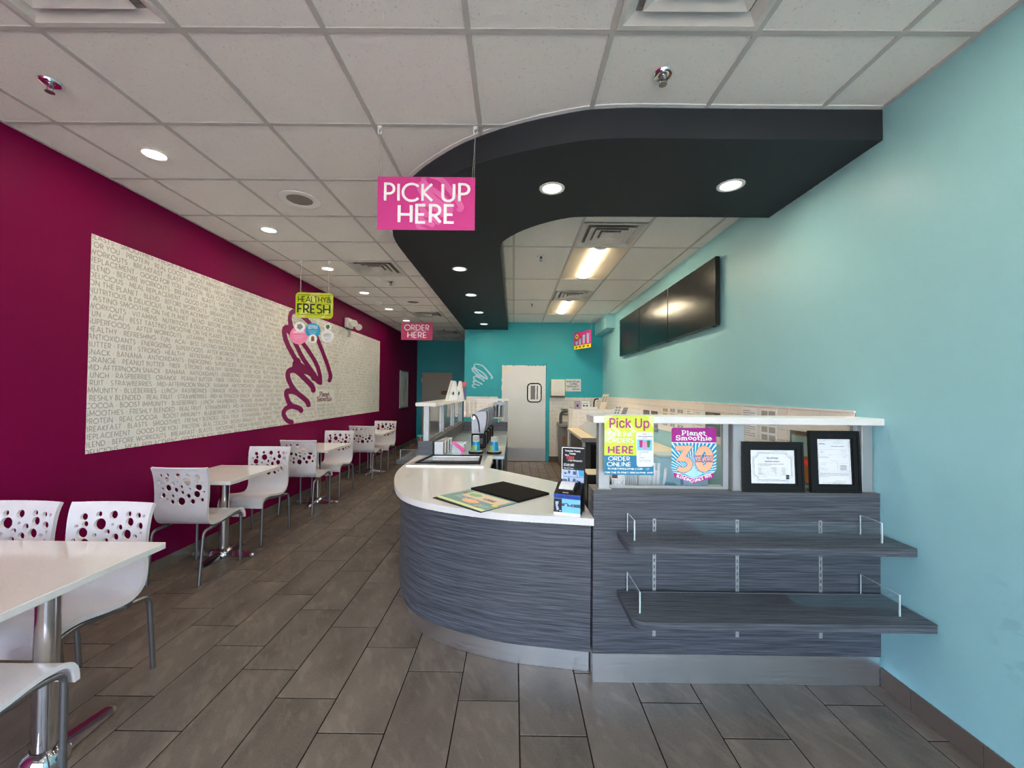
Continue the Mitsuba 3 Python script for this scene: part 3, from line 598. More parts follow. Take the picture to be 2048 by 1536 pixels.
# the chair: local frame, the sitter faces +y, back top near y = 0
prof = np.array([(-.018, .905), (.0, .86), (.014, .79), (.022, .72), (.024, .65), (.022, .58), (.028, .52), (.05, .472), (.09, .446), (.15, .436), (.22, .441), (.30, .456), (.37, .466), (.42, .465), (.455, .452), (.474, .428), (.480, .40), (.481, .378)])
dd = np.r_[0, np.cumsum(np.hypot(*np.diff(prof, axis=0).T))]; cs = CubicSpline(dd, prof); ss = np.linspace(0, dd[-1], 54)
pc = cs(ss); tg = cs(ss, 1); tg /= np.linalg.norm(tg, axis=1, keepdims=True); nm = np.stack([-tg[:, 1], tg[:, 0]], 1)   # towards the sitter / up
if nm[0][0] < 0: nm = -nm
NT = 17; tt = np.linspace(-1, 1, NT); HT = .0075
V = []
for side in (1, -1):
    for i in range(len(ss)):
        f = np.clip(1 - ss[i] / .36, 0, 1); hw = .212 + .010 * f * f - .006 * math.exp(-((ss[i] - .52) / .12) ** 2)
        for t in tt:
            e = .022 * (t * t) * np.clip(1 - ss[i] / .55, 0, 1) ** .7 * 1.0
            th = HT * (1 + .35 * (abs(t) > .9))
            y, z = pc[i] + nm[i] * th * side
            V.append((hw * t, y + e * 1.0, z + .008 * t * t * np.clip((ss[i] - .5) / .1, 0, 1) * np.clip((.95 - ss[i]) / .2, 0, 1)))
V = np.array(V); N = len(ss) * NT; Fc = []
idx = lambda s, i, j: s * N + i * NT + j
for i in range(len(ss) - 1):
    for j in range(NT - 1):
        Fc += [[idx(0, i, j), idx(0, i, j + 1), idx(0, i + 1, j + 1)], [idx(0, i, j), idx(0, i + 1, j + 1), idx(0, i + 1, j)]]
        Fc += [[idx(1, i, j), idx(1, i + 1, j + 1), idx(1, i, j + 1)], [idx(1, i, j), idx(1, i + 1, j), idx(1, i + 1, j + 1)]]
    for j, fl_ in ((0, 0), (NT - 1, 1)):
        q = [[idx(0, i, j), idx(0, i + 1, j), idx(1, i + 1, j)], [idx(0, i, j), idx(1, i + 1, j), idx(1, i, j)]]
        Fc += [r[::-1] for r in q] if fl_ else q
for j in range(NT - 1):
    for i, fl_ in ((0, 1), (len(ss) - 1, 0)):
        q = [[idx(0, i, j), idx(1, i, j), idx(1, i, j + 1)], [idx(0, i, j), idx(1, i, j + 1), idx(0, i, j + 1)]]
        Fc += q if not fl_ else [r[::-1] for r in q]
sh = trimesh.Trimesh(V, np.array(Fc), process=True); trimesh.repair.fix_normals(sh)
HOL = [(190, 507, 8), (229, 507, 15), (290, 500, 15), (377, 507, 22), (457, 503, 15), (533, 518, 19), (210, 567, 19), (276, 547, 23), (331, 580, 16), (372, 562, 8), (443, 562, 31), (521, 560, 16), (563, 572, 9), (197, 607, 8), (232, 630, 12), (285, 620, 26), (350, 637, 19), (397, 607, 14), (464, 627, 10), (531, 612, 27), (204, 655, 8), (240, 690, 20), (287, 672, 7), (321, 693, 14), (363, 686, 6), (402, 660, 15), (451, 692, 18), (516, 676, 26), (570, 655, 10), (217, 720, 8), (252, 743, 6), (276, 725, 10), (320, 746, 18), (395, 740, 31), (485, 742, 20), (558, 728, 15)]
body = m3.Manifold(m3.Mesh(vert_properties=np.asarray(sh.vertices, np.float32), tri_verts=np.asarray(sh.faces, np.uint32)))
cut = []
for cx, cy, r in HOL:
    px = (cx - 160) / 447 * .43 - .215; px += -.018 * max(0, (-px - .08) / .13) * 0; pz = .905 - (cy - 433) / 1150; rr = r / 1150 * 1.2
    cut.append(m3.Manifold.cylinder(.3, rr * .96, rr * .96, max(12, int(10 + rr * 500))).rotate((90, 0, 0)).translate((px, .15, pz)))
body = body - m3.Manifold.batch_boolean(cut, m3.OpType.Add) if not body.is_empty() else body
mm = body.to_mesh(); shell = trimesh.Trimesh(np.asarray(mm.vert_properties)[:, :3], np.asarray(mm.tri_verts), process=False) if len(np.asarray(mm.tri_verts)) else sh
shell_p = mikit.ply(shell, 'mat_chair', 38)
fleg, rleg, brk = [], [], []
for s in (-1, 1):
    x = .196 * s
    fleg.append(mikit.ply(tube([(x, .452, .004), (x, .447, .43), (x * .98, .36, .444), (x * .93, .24, .424)], .0125, 12, .035), 'mat_grey_metal', 40))
    rleg.append(mikit.ply(tube([(x * 1.04, -.03, .004), (x * 1.03, .004, .404), (x * .98, .12, .413), (x * .93, .24, .424)], .0125, 12, .045), 'mat_grey_metal', 40))
    brk.append(mikit.ply(box(x * .97 - .018, x * .97 + .018, .10, .14, .402, .431, .004), 'mat_dark_grey'))
crs = mikit.ply(cat(cyl((-.185, .24, .425), (.185, .24, .425), .009, 10), cyl((-.185, .36, .440), (.185, .36, .440), .009, 10)), 'mat_grey_metal', 40)
def chair(x, y, rot, label):
    """x, y: the point under the back's top centre; rot 0 faces +y, 180 faces the camera"""
    t = thing('dining_chair', label, 'chair', 'white chairs with round holes in the back'); w = T().translate([x, y, 0]).rotate([0, 0, 1], rot)
    put('shell', {**shell_p, 'to_world': w}, t)
    for q in (0, 1):
        put('leg', {**fleg[q], 'to_world': w}, t); put('leg', {**rleg[q], 'to_world': w}, t); put('leg_bracket', {**brk[q], 'to_world': w}, t)
    put('crossbar', {**crs, 'to_world': w}, t)
chair(-2.672, 2.2, 180, 'white chair behind the near table, cut by the left edge of the photo')
chair(-2.165, 2.2, 180, 'white chair with round holes behind the near table, its whole back in view')
chair(-1.915, 1.118, 0, 'white chair at the lower left corner, only its seat front and a leg in view')
ca = [('white chair seen from behind at the nearest small table', 'white chair facing the camera across the nearest small table'), ('white chair seen from behind at the middle small table', 'white chair facing the camera across the middle small table'), ('white chair seen from behind at the farthest small table', 'farthest white chair, facing the camera at the last table')]
for n, y in enumerate(TY):
    chair(-2.625 + (.0, -.012, .0)[n], y - .547, 0, ca[n][0]); chair(-2.63 + (.0, -.012, .04)[n], y + .665, 180, ca[n][1])

# ---------------------------------------------------------------- curved counter
out = spline([(.43, 2.145), (.221, 2.176), (-.0, 2.211), (-.178, 2.262), (-.38, 2.345), (-.572, 2.458), (-.722, 2.62), (-.829, 2.85), (-.909, 3.106), (-.96, 3.367), (-.98, 3.65), (-.982, 4.17)], 90)
TOP = Polygon(out + [(-.205, 4.17), (-.205, 3.53), (.33, 3.0), (.43, 2.93)]).buffer(0)
EXT = Polygon([(.75, 2.12)] + out + [(-.205, 4.17), (-.205, 3.53), (.33, 3.0), (.75, 2.6)]).buffer(0)
clip = sbox(-2, 1, .424, 4.168)
WELL = Polygon([(-.90, 3.66), (-.30, 3.66), (-.30, 4.10), (-.84, 4.10)])
cc = thing('counter', 'curved service counter with white quartz top and dark blue-grey striped front', 'counter')
def plate(g, z0, z1, b=.003):
    """a slab with eased edges"""
    return cat(prism(g.buffer(-.0), z0, z1))
obj('countertop', plate(TOP.difference(WELL.buffer(-.01)), .824, .862), 'mat_quartz', cc, 30)
obj('front_panel', prism(EXT.buffer(-.047).intersection(clip).difference(EXT.buffer(-.075)), .134, .8235), 'mat_laminate', cc, 30)
obj('toe_kick', prism(EXT.buffer(-.092).intersection(clip).difference(EXT.buffer(-.11)), 0.001, .134), 'mat_steel', cc, 30)
obj('core', prism(EXT.buffer(-.12).intersection(clip).difference(WELL.buffer(.02)), .004, .80), 'mat_dark_grey', cc)
ob = key('cold_well'); labels[ob] = {'label': 'stainless drop-in ice bin with black rim set into the white countertop', 'category': 'ice bin'}
fr = Polygon([(-.945, 3.57), (-.262, 3.555), (-.262, 4.14), (-.85, 4.14)]); op = Polygon([(-.885, 3.66), (-.30, 3.65), (-.315, 4.11), (-.82, 4.11)])
obj('frame', prism(fr.difference(op), .8622, .872), 'mat_steel', ob)
obj('rim_gasket', prism(op.buffer(.004).difference(op.buffer(-.02)), .8725, .879), 'mat_rubber', ob)
obj('pan', cat(prism(op, .66, .664), prism(op.difference(op.buffer(-.006)), .664, .872)), 'mat_steel', ob)

# stand-up partition wall in front (right), with cap, posts, panes
pw = thing('pony_wall', 'half wall faced in dark blue-grey striped laminate under the white shelf cap, against the pale blue wall', 'half wall')
obj('body', box(.43, XR - .001, 2.161, 2.309, .152, 1.0), 'mat_laminate', pw)
obj('sill', box(.43, XR - .001, 2.16, 2.311, 1.0, 1.006), 'mat_laminate_top', pw)
obj('toe_kick', box(.43, XR - .0115, 2.158, 2.309, .0005, .151), 'mat_steel', pw)
obj('cap', box(.42, XR - .0005, 2.13, 2.335, 1.368, 1.405, .003), 'mat_quartz', pw)
for x0, x1 in ((.462, .525), (1.19, 1.252), (1.885, 1.944)):
    obj('post', box(x0, x1, 2.195, 2.255, 1.006, 1.368, .003), 'mat_alu', pw); obj('post_foot', box(x0 - .004, x1 + .008, 2.19, 2.26, 1.006, 1.011), 'mat_alu', pw)
for x0, x1 in ((.53, 1.15), (1.256, 1.86)):
    pn = obj('pane', trimesh.Trimesh([[x0, 2.235, 1.02], [x1, 2.235, 1.02], [x1, 2.235, 1.367], [x0, 2.235, 1.367]], [[0, 1, 2], [0, 2, 3]], process=False), 'mat_glass', pw)
    obj('pane_channel', cat(box(x1, x1 + .028, 2.222, 2.245, 1.006, 1.368), box(x0, x1, 2.222, 2.245, 1.006, 1.02)), 'mat_alu', pw)
for n, x in enumerate((.752, 1.190, 1.629)):
    h = sbox(x - .009, .246, x + .009, .862)
    for z in np.arange(.30, .85, .0335): h = h.difference(sbox(x - .003, z, x + .003, z + .017))
    obj('shelf_standard', Plane((0, 2.161, 0)).slab(h, 0, .006), 'mat_alu', pw)
def shelf(z, yf, label, depth0=2.152, th=.037):
    t = thing('display_shelf', label, 'shelf', 'striped display shelves on the half wall')
    g = Polygon([(.556, depth0)] + arc(.556 + .05, yf + .05, .05, .05, 180, 270, 8) + [(1.925, yf)] + arc(1.925, yf + .012, .012, .012, 270, 360, 5) + [(1.937, depth0)])
    obj('board', prism(g, z - th, z), 'mat_laminate', t)
    ya = yf + .075; x0, x1 = .606, 1.83
    obj('glass_front', trimesh.Trimesh([[x0, ya, z], [x1, ya, z], [x1, ya, z + .1], [x0, ya, z + .1]], [[0, 1, 2], [0, 2, 3]], process=False), 'mat_glass', t)
    for x in (x0, x1):
        k = obj('glass_side', trimesh.Trimesh([[x, ya, z], [x, 2.145, z], [x, 2.145, z + .1], [x, ya, z + .1]], [[0, 1, 2], [0, 2, 3]], process=False), 'mat_glass', t)
        obj('edge', cat(box(x - .003, x + .003, ya - .003, ya + .003, z, z + .1), box(x - .002, x + .002, 2.142, 2.146, z, z + .1), box(x - .0015, x + .0015, ya, 2.145, z + .099, z + .1005)), 'mat_acrylic_edge', k)
    obj('edge_strip', box(x0, x1, ya - .0008, ya + .0008, z + .0992, z + .1), 'mat_acrylic_top', t)
    for x in (.752, 1.190, 1.629):
        v = [(2.153, z - th - .002), (2.153, z - .085), (2.135, z - .085), (2.0, z - .055), (1.96, z - th - .002)]
        m = prism(Polygon([(a, b) for a, b in v]), -.002, .002); w = np.asarray(m.vertices); obj('bracket', trimesh.Trimesh(np.stack([w[:, 2] + x + .012, w[:, 0], w[:, 1]], 1), m.faces, process=False), 'mat_dark_grey', t)
shelf(.796, 1.945, 'upper striped shelf with low clear guards on the half wall')
shelf(.487, 1.856, 'lower, deeper striped shelf with low clear guards on the half wall')

# ---------------------------------------------------------------- prints and frames on the half wall
t = thing('pickup_poster', 'lime and blue Pick Up online orders poster taped to the half wall cap', 'poster')
x0, x1, z0, z1 = .478, .737, 1.098, 1.407; W_, H_ = x1 - x0, z1 - z0
P = Plane((x0, 2.127, z0)); sx, sy = W_ / 905., H_ / 1110.
def q(x, y): return ((x - 88) * sx, (1215 - y) * sy)
def Q(xa, ya, xb, yb): (a, b), (c, d) = q(xa, ya), q(xb, yb); return sbox(min(a, c), min(b, d), max(a, c), max(b, d))
obj('sheet', P.slab(sbox(0, 0, W_, H_), 0, .0006), 'mat_poster_lime', t)
pale = unary_union([Polygon([q(90, 105), q(230, 105), q(90, 260)]), Polygon([q(150, 290), q(250, 290), q(420, 420), q(320, 420)]), Polygon([q(90, 400), q(180, 330), q(300, 500), q(90, 620)]), Polygon([q(900, 105), q(993, 105), q(993, 330), q(900, 200)]), Polygon([q(480, 240), q(560, 240), q(700, 420), q(600, 420)])])
for pb in polys(pale): obj('pale_band', P.lift(pb, .0010), 'mat_poster_pale', t)
obj('blue_band', P.lift(Q(88, 850, 993, 1215), .0010), 'mat_poster_blue', t)
obj('title', P.lift(merge2(inter_fit('Pick', q(180, 0)[0], q(580, 0)[0], q(0, 325)[1], 172 * sy, True), inter_fit('Up', q(650, 0)[0], q(915, 0)[0], q(0, 325)[1], 172 * sy, True), caps_fit('HERE', q(160, 0)[0], q(622, 0)[0], q(0, 805)[1], 122 * sy, .19, .2)), .0015), 'mat_plum', t, label='plum lettering')
def ln(s, xa, xb, y, h, w=.17): return caps_fit(s, q(xa, 0)[0], q(xb, 0)[0], q(0, y)[1], h * sy, w)
obj('lettering', P.lift(unary_union([ln('ONLINE', 155, 610, 485, 76), ln('ORDERS', 145, 622, 605, 76), ln('ORDER', 165, 555, 945, 72), ln('ONLINE', 145, 575, 1050, 72), ln('PLANETSMOOTHIE.COM', 158, 790, 1115, 28, .22), ln('-OR-', 835, 925, 1112, 24, .14), ln('ON THE PLANET SMOOTHIE APP', 105, 975, 1185, 28, .22)]), .0015), 'mat_print_white', t, label='white lettering')
ph = affinity.rotate(rrect(*q(675, 1058), *q(985, 405), .014), 1.5)
k = obj('phone_picture', P.lift(ph, .0015), 'mat_paper', t)
obj('screen_art', P.lift(unary_union([Q(690, 545, 965, 750)]), .0019), 'mat_pool', k)
obj('cup_art', P.lift(unary_union([Polygon([q(725, 560), q(790, 560), q(782, 695), q(735, 695)])]), .0022), 'mat_plum', k)
obj('cup_art', P.lift(unary_union([Polygon([q(865, 565), q(930, 565), q(918, 690), q(875, 690)])]), .0022), 'mat_green', k)
obj('cup_art', P.lift(unary_union([Polygon([q(785, 580), q(870, 580), q(855, 735), q(800, 735)])]), .0024), 'mat_rose', k)
obj('text_lines', P.lift(unary_union([Q(700, 485, 968, 497), Q(780, 520, 880, 528), Q(735, 768, 905, 774), Q(755, 786, 885, 792), Q(725, 815, 760, 822), Q(725, 850, 745, 857), Q(725, 885, 840, 892), Q(700, 935, 940, 940), Q(700, 965, 955, 968), Q(790, 440, 860, 448)]), .0022), 'mat_grey_print', k)

t = thing('anniversary_sticker', 'shield-shaped blue and magenta 30 YEARS sticker on the glass above the half wall', 'sticker')
x0, z0, W_, H_ = .872, 1.034, .246, .306; P = Plane((x0, 2.233, z0)); sx, sy = W_ / 855., H_ / 1085.
def q(x, y): return ((x - 420) * sx, (1315 - y) * sy)
bodyg = Polygon([q(420, 262), q(445, 235), q(1250, 235), q(1275, 262), q(1275, 1050), q(1230, 1090), q(1230, 1170), q(1210, 1200), q(840, 1315), q(480, 1200), q(460, 1170), q(460, 1090), q(420, 1050)])
obj('sheet', P.slab(bodyg, 0, .0006), 'mat_print_white', t)
obj('header', P.lift(Polygon([q(420, 262), q(445, 235), q(1250, 235), q(1275, 262), q(1275, 515), q(420, 515)]), .001), 'mat_shield', t)
field = Polygon([q(420, 530), q(1275, 530), q(1275, 1050), q(1230, 1090), q(840, 1215), q(460, 1090), q(420, 1050)])
obj('blue_field', P.lift(field, .001), 'mat_ray_blue', t)
rays = []
for a in np.arange(0, 180, 6.5):
    c, s = math.cos(math.radians(a)), math.sin(math.radians(a)); c2, s2 = math.cos(math.radians(a + 2.4)), math.sin(math.radians(a + 2.4))
    rays.append(Polygon([q(840, 1130), q(840 + 1100 * c, 1130 - 1100 * s), q(840 + 1100 * c2, 1130 - 1100 * s2)]))
obj('rays', P.lift(unary_union(rays).intersection(field), .0014), 'mat_print_white', t)
obj('glow', P.lift(Polygon([q(660, 1130), q(790, 1060), q(840, 960), q(890, 1060), q(1020, 1130), q(840, 1212)]).intersection(field), .0017), 'mat_sky_pale', t)
three = LineString([q(490, 632), q(735, 632), q(590, 835), q(640, 838)] + [(q(642, 946)[0] + 128 * sx * math.cos(math.radians(a)), q(642, 946)[1] + 108 * sy * math.sin(math.radians(a))) for a in np.linspace(85, -142, 16)]).buffer(48 * sx, cap_style='flat', join_style='mitre', mitre_limit=3)
zero = ell(*q(1040, 835), 180 * sx, 255 * sy).difference(ell(*q(1040, 830), 42 * sx, 135 * sy)).difference(Polygon([q(800, 772), q(1300, 772), q(1300, 900), q(800, 900)]))
num = unary_union([three, zero])
obj('number_outline', P.lift(num.buffer(7 * sx), .0020), 'mat_outline', t); obj('number', P.lift(num, .0024), 'mat_peach', t)
yr = caps_fit('YEARS', q(862, 0)[0], q(1218, 0)[0], q(0, 872)[1], 78 * sy, .2)
obj('years_outline', P.lift(unary_union([yr.buffer(7 * sx), Polygon([q(860, 770), q(1222, 770), q(1222, 779), q(860, 779)]), Polygon([q(860, 889), q(1222, 889), q(1222, 898), q(860, 898)])]), .0022), 'mat_plum', t); obj('years', P.lift(yr, .0027), 'mat_peach', t)
w_, ww = wordmark(1.0, .17)
obj('wordmark', P.lift(affinity.translate(affinity.scale(w_, (q(1195, 0)[0] - q(500, 0)[0]) / ww, 205 * sy, origin=(0, 0)), *q(500, 485)), .0016), 'mat_print_white', t)
obj('ribbon', P.lift(Polygon([q(460, 1105), q(840, 1228), q(1230, 1105), q(1230, 1170), q(1210, 1200), q(840, 1315), q(480, 1200), q(460, 1170)]), .0014), 'mat_shield', t)
r1 = affinity.rotate(caps_fit('BLENDING', q(512, 0)[0], q(845, 0)[0], q(0, 1190)[1], 52 * sy, .22), -19.5 * sy / sx, origin=q(512, 1190)); r2 = affinity.rotate(caps_fit('SINCE 1995', q(862, 0)[0], q(1205, 0)[0], q(0, 1290)[1], 52 * sy, .22), 18.5 * sy / sx, origin=q(862, 1290))
obj('ribbon_text', P.lift(unary_union([r1, r2]), .0019), 'mat_print_white', t)

t = thing('window_decal', 'small white LOCALLY OWNED & OPERATED decal on the glass beneath the poster', 'decal'); P = Plane((.545, 2.2335, 1.012))
obj('lettering', P.lift(unary_union([caps_fit('LOCALLY', 0, .072, .032, .011, .24), caps_fit('OWNED &', 0, .072, .0165, .011, .24), caps_fit('OPERATED', 0, .072, .001, .011, .24)])), 'mat_print_white', t)
obj('emblem', P.lift(sbox(.002, .046, .03, .08)), 'mat_ink', t); obj('emblem_mark', P.lift(Polygon([(.006, .05), (.026, .058), (.01, .076)]).difference(Polygon([(.011, .056), (.02, .06), (.012, .068)])), .0011), 'mat_plum', t)

def framed(label, x0, x1, z1, land, art):
    t = thing('certificate_frame', label, 'picture frame', 'black framed certificates on the half wall'); z0 = 1.0065; W, H = x1 - x0, z1 - z0
    P = Plane((x0, 2.170, z0), (1, 0, 0), (0, .05, 1)); f = .044
    bv, bf = [], []
    o = [(0, 0), (W, 0), (W, H), (0, H)]; i_ = [(f, f), (W - f, f), (W - f, H - f), (f, H - f)]
    obj('frame', cat(P.slab(sbox(0, 0, W, H).difference(sbox(.012, .012, W - .012, H - .012)), -.016, .006), P.slab(sbox(.012, .012, W - .012, H - .012).difference(sbox(f - .008, f - .008, W - f + .008, H - f + .008)), -.016, .003), P.slab(sbox(f - .008, f - .008, W - f + .008, H - f + .008).difference(sbox(f, f, W - f, H - f)), -.016, -.001)), 'mat_black', t)
    k = obj('certificate', P.slab(sbox(f - .002, f - .002, W - f + .002, H - f + .002), -.014, -.005), 'mat_paper', t)
    obj('back', P.slab(sbox(.004, .004, W - .004, H - .004), -.018, -.0145), 'mat_black', t)
    art(P, f, W - f, f, H - f, k)
def art1(P, a0, a1, b0, b1, k):
    w, h = a1 - a0, b1 - b0; c = .025
    def orn(m): return Polygon([(a0 + m + c, b0 + m), (a1 - m - c, b0 + m)] + arc(a1 - m, b0 + m, c, c, 180, 90, 6) + [(a1 - m, b1 - m - c)] + arc(a1 - m, b1 - m, c, c, 270, 180, 6) + [(a0 + m + c, b1 - m)] + arc(a0 + m, b1 - m, c, c, 0, -90, 6) + [(a0 + m, b0 + m + c)] + arc(a0 + m, b0 + m, c, c, 90, 0, 6))
    o1, o2 = orn(.011), orn(.017)
    obj('border', P.lift(unary_union([o1.difference(o1.buffer(-.0012)), o2.difference(o2.buffer(-.0022))]), -.0045), 'mat_grey_print', k)
    cx = (a0 + a1) / 2
    obj('title', P.lift(merge2(inter_fit('City of Rome', cx - .032, cx + .032, b1 - .048, .010, True), inter_fit('Certificate of Occupancy', cx - .04, cx + .04, b1 - .063, .006, True)), -.0045), 'mat_ink', k)
    L = [sbox(a0 + .04, b1 - .074 - i * .005, a1 - .058 - (.07 if i == 2 else 0), b1 - .0722 - i * .005) for i in range(3)]
    for i in range(5): L += [sbox(a0 + .04, b1 - .098 - i * .0085, a1 - .04, b1 - .0975 - i * .0085), sbox(a0 + .04, b1 - .0965 - i * .0085, a0 + .06, b1 - .094 - i * .0085), sbox(cx - .01 + .006 * i, b1 - .0965 - i * .0085, cx + .02, b1 - .0935 - i * .0085), sbox(a1 - .07, b1 - .0965 - i * .0085, a1 - .05, b1 - .094 - i * .0085)]
    L += [sbox(a0 + .045, b0 + .048, a0 + .075, b0 + .0492), sbox(a0 + .04, b0 + .036, a0 + .085, b0 + .0372), sbox(cx - .01, b0 + .041, cx + .05, b0 + .0418), sbox(cx - .04, b0 + .022, cx + .04, b0 + .0232), LineString([(a0 + .045, b0 + .052), (a0 + .055, b0 + .056), (a0 + .062, b0 + .05), (a0 + .075, b0 + .055)]).buffer(.0006)]
    obj('text_lines', P.lift(unary_union(L), -.0045), 'mat_paper_grey', k)
    obj('seal', P.lift(unary_union([rrect(a1 - .048, b0 + .024, a1 - .031, b0 + .034, .002), rrect(a1 - .048, b0 + .036, a1 - .031, b0 + .046, .003)]), -.0043), 'mat_ink', k)
def art2(P, a0, a1, b0, b1, k):
    o = sbox(a0 + .006, b0 + .006, a1 - .006, b1 - .007); L = [o.difference(o.buffer(-.0015))]
    for y in (.058, .085, .128, .172): L.append(sbox(a0 + .006, b1 - y, a1 - .006, b1 - y + .0008))
    L += [sbox(a0 + .106, b1 - .172, a0 + .107, b1 - .128), sbox(a0 + .13, b1 - .085, a0 + .1308, b1 - .058)]
    for x, y, w in ((.09, .018, .05), (.085, .024, .06), (.015, .068, .022), (.015, .073, .02), (.1365, .067, .02), (.14, .078, .012), (.012, .095, .04), (.012, .101, .05), (.135, .096, .02), (.065, .118, .05), (.012, .136, .03), (.012, .155, .022), (.012, .163, .045), (.09, .225, .055), (.08, .235, .06)): L.append(sbox(a0 + x, b1 - y, a0 + x + w, b1 - y + .0016))
    for i in range(5): L.append(sbox(a0 + .008, b1 - .182 - i * .0045, a1 - .01 - (.11 if i == 4 else 0), b1 - .1805 - i * .0045))
    obj('text_lines', P.lift(unary_union(L), -.0045), 'mat_paper_grey', k)
    obj('bold_lines', P.lift(unary_union([sbox(a0 + .01, b1 - .028, a0 + .044, b1 - .025), sbox(a0 + .075, b1 - .040, a0 + .145, b1 - .0375)] + [sbox(a0 + .117 + (i % 2) * .003, b1 - .142 - i * .0075, a0 + .155, b1 - .1395 - i * .0075) for i in range(4)]), -.0045), 'mat_dark_grey', k)
framed('wide black frame with an ornate-bordered city certificate, leaning on the half wall', 1.232, 1.556, 1.272, True, art1)
framed('tall black frame with a typed form, leaning on the half wall at the right', 1.592, 1.858, 1.334, False, art2)

# ---------------------------------------------------------------- things on the curved counter
Z = .862
def quadz(pts, z0, z1): return prism(Polygon(pts), z0, z1)
t = thing('entry_box', 'black contest entry box with blue gym picture and tall backboard, on the white counter', 'entry box')
e = np.array([.363 - .225, 2.175 - 2.221]); L = np.linalg.norm(e); U = np.array([*(e / L), 0]); Dv = np.array([-U[1], U[0], 0]); O = np.array([.225, 2.221, Z])
def loc(a, b, c): return O + a * U + b * Dv + np.array([0, 0, c])
def prism_l(pts, w0=0, w1=None):
    """profile (depth, height) swept along the box's width"""
    w1 = L if w1 is None else w1; m = prism(Polygon(pts), w0, w1); v = np.asarray(m.vertices)
    return trimesh.Trimesh(np.array([loc(c, a, b) for a, b, c in v]), m.faces[:, ::-1], process=False)
obj('box', prism_l([(0, 0), (.115, 0), (.115, .155), (0, .112)]), 'mat_black', t)
obj('backboard', prism_l([(.117, 0.0), (.122, 0.0), (.135, .355), (.130, .355)], .012, L + .005), 'mat_black', t)
PF = Plane(loc(0, -.0006, 0), U, (0, 0, 1)); 
k = obj('front_print', PF.slab(sbox(0, .0, L, .112), 0, .0006), 'mat_pool', t)
obj('blue_header', PF.lift(sbox(0, .088, L, .112), .001), 'mat_fit_blue', k)
obj('header_text', PF.lift(inter_fit('European Fitness Center', .006, L - .006, .095, .011, True), .0014), 'mat_ink', k)
obj('dark_picture', PF.lift(sbox(0, .014, .045, .086), .001), 'mat_ink', k)
obj('pool_picture', PF.lift(unary_union([Polygon([(.045, .062), (.075, .066), (.085, .055), (.1, .062), (L, .064), (L, .046), (.1, .048), (.045, .05)])]), .001), 'mat_navy', k)
obj('pale_figures', PF.lift(unary_union([Polygon([(.008, .07), (.028, .072), (.022, .05), (.03, .03), (.018, .02), (.012, .045)]), ell(.036, .022, .006, .004), sbox(.088, .05, .092, .06), sbox(.104, .05, .108, .06), Polygon([(.06, .06), (.075, .062), (.072, .048), (.06, .05)])]), .0014), 'mat_haze', k)
obj('white_footer', PF.lift(sbox(0, .0, L, .014), .001), 'mat_print_white', k)
bu = np.array([0, 0, .355]) + Dv * .013; PB = Plane(loc(.012, .1168, 0.0), U, bu); BW = L - .007; BH = .355
k = obj('back_print', PB.lift(unary_union([sbox(.004, .17, .009, BH - .004), sbox(.004, BH - .009, BW - .006, BH - .004)]), .0008), 'mat_print_white', t, label='white border lines and lettering')
def bt(s, x0, x1, y, h, b=True): return inter_fit(s, x0, x1, y, h, b)
obj('lettering', PB.lift(merge2(bt('European Fitness', .024, .112, .326, .0105), bt('Center', .048, .086, .310, .0105), bt('Win a', .022, .046, .302, .008), bt('1 Year Membership', .04, .122, .272, .009), bt('SCAN ME!', .016, .076, .244, .0135), bt('or', .042, .05, .237, .004), bt('Visit Us Today', .016, .074, .229, .005)), .0009), 'mat_print_white', t)
obj('red_text', PB.lift(caps_fit('FREE', .034, .078, .284, .0150, .22), .0009), 'mat_red', t, label='red FREE lettering')
obj('building_picture', PB.lift(sbox(.01, .135, BW - .006, .224), .0009), 'mat_haze', t)
obj('building_art', PB.lift(unary_union([sbox(.02, .198, .034, .208), sbox(.042, .202, .055, .218), sbox(.07, .196, .088, .216), sbox(.012, .158, .036, .17), sbox(.042, .158, .052, .178), sbox(.07, .158, .086, .174), sbox(.012, .182, BW - .01, .185), Polygon([(.09, .224), (.098, .188), (.094, .188), (.086, .224)])]), .0012), 'mat_navy', t)
obj('sky_art', PB.lift(Polygon([(.1, .2235), (BW - .007, .2235), (BW - .007, .19), (.106, .188)]), .0012), 'mat_blue', t)
sl = np.array([0, 0, .155 - .112]) + Dv * .115; PS = Plane(loc(0, 0, .112), U, sl)
single('entry_slips', PS.slab(affinity.rotate(sbox(.018, .045, .098, .118), -2), .0008, .005), 'mat_paper', 'small white pad of entry slips on top of the black entry box', 'paper pad')
pt = thing('pen_on_cord', 'black pen with coiled cord lying on top of the entry box', 'pen')
a0, a1 = loc(.105, .02, .130), loc(.124, .10, .162); obj('barrel', cyl(a0, a1, .005, 12), 'mat_black', pt, 40); obj('tip', cyl(loc(.1028, .0115, .1265), a0, .0022, 8), 'mat_grey_metal', pt, 40)
obj('cord', tube([loc(.116 + .007 * math.cos(s * 9), .035 + .06 * s,   .138 + .024 * s + .006 * math.sin(s * 9) + .004) for s in np.linspace(0, 1.1, 50)], .0022, 6), 'mat_black', pt, 40)
obj('slot', PS.lift(sbox(.045, .012, .078, .019), .0006), 'mat_cream', t)

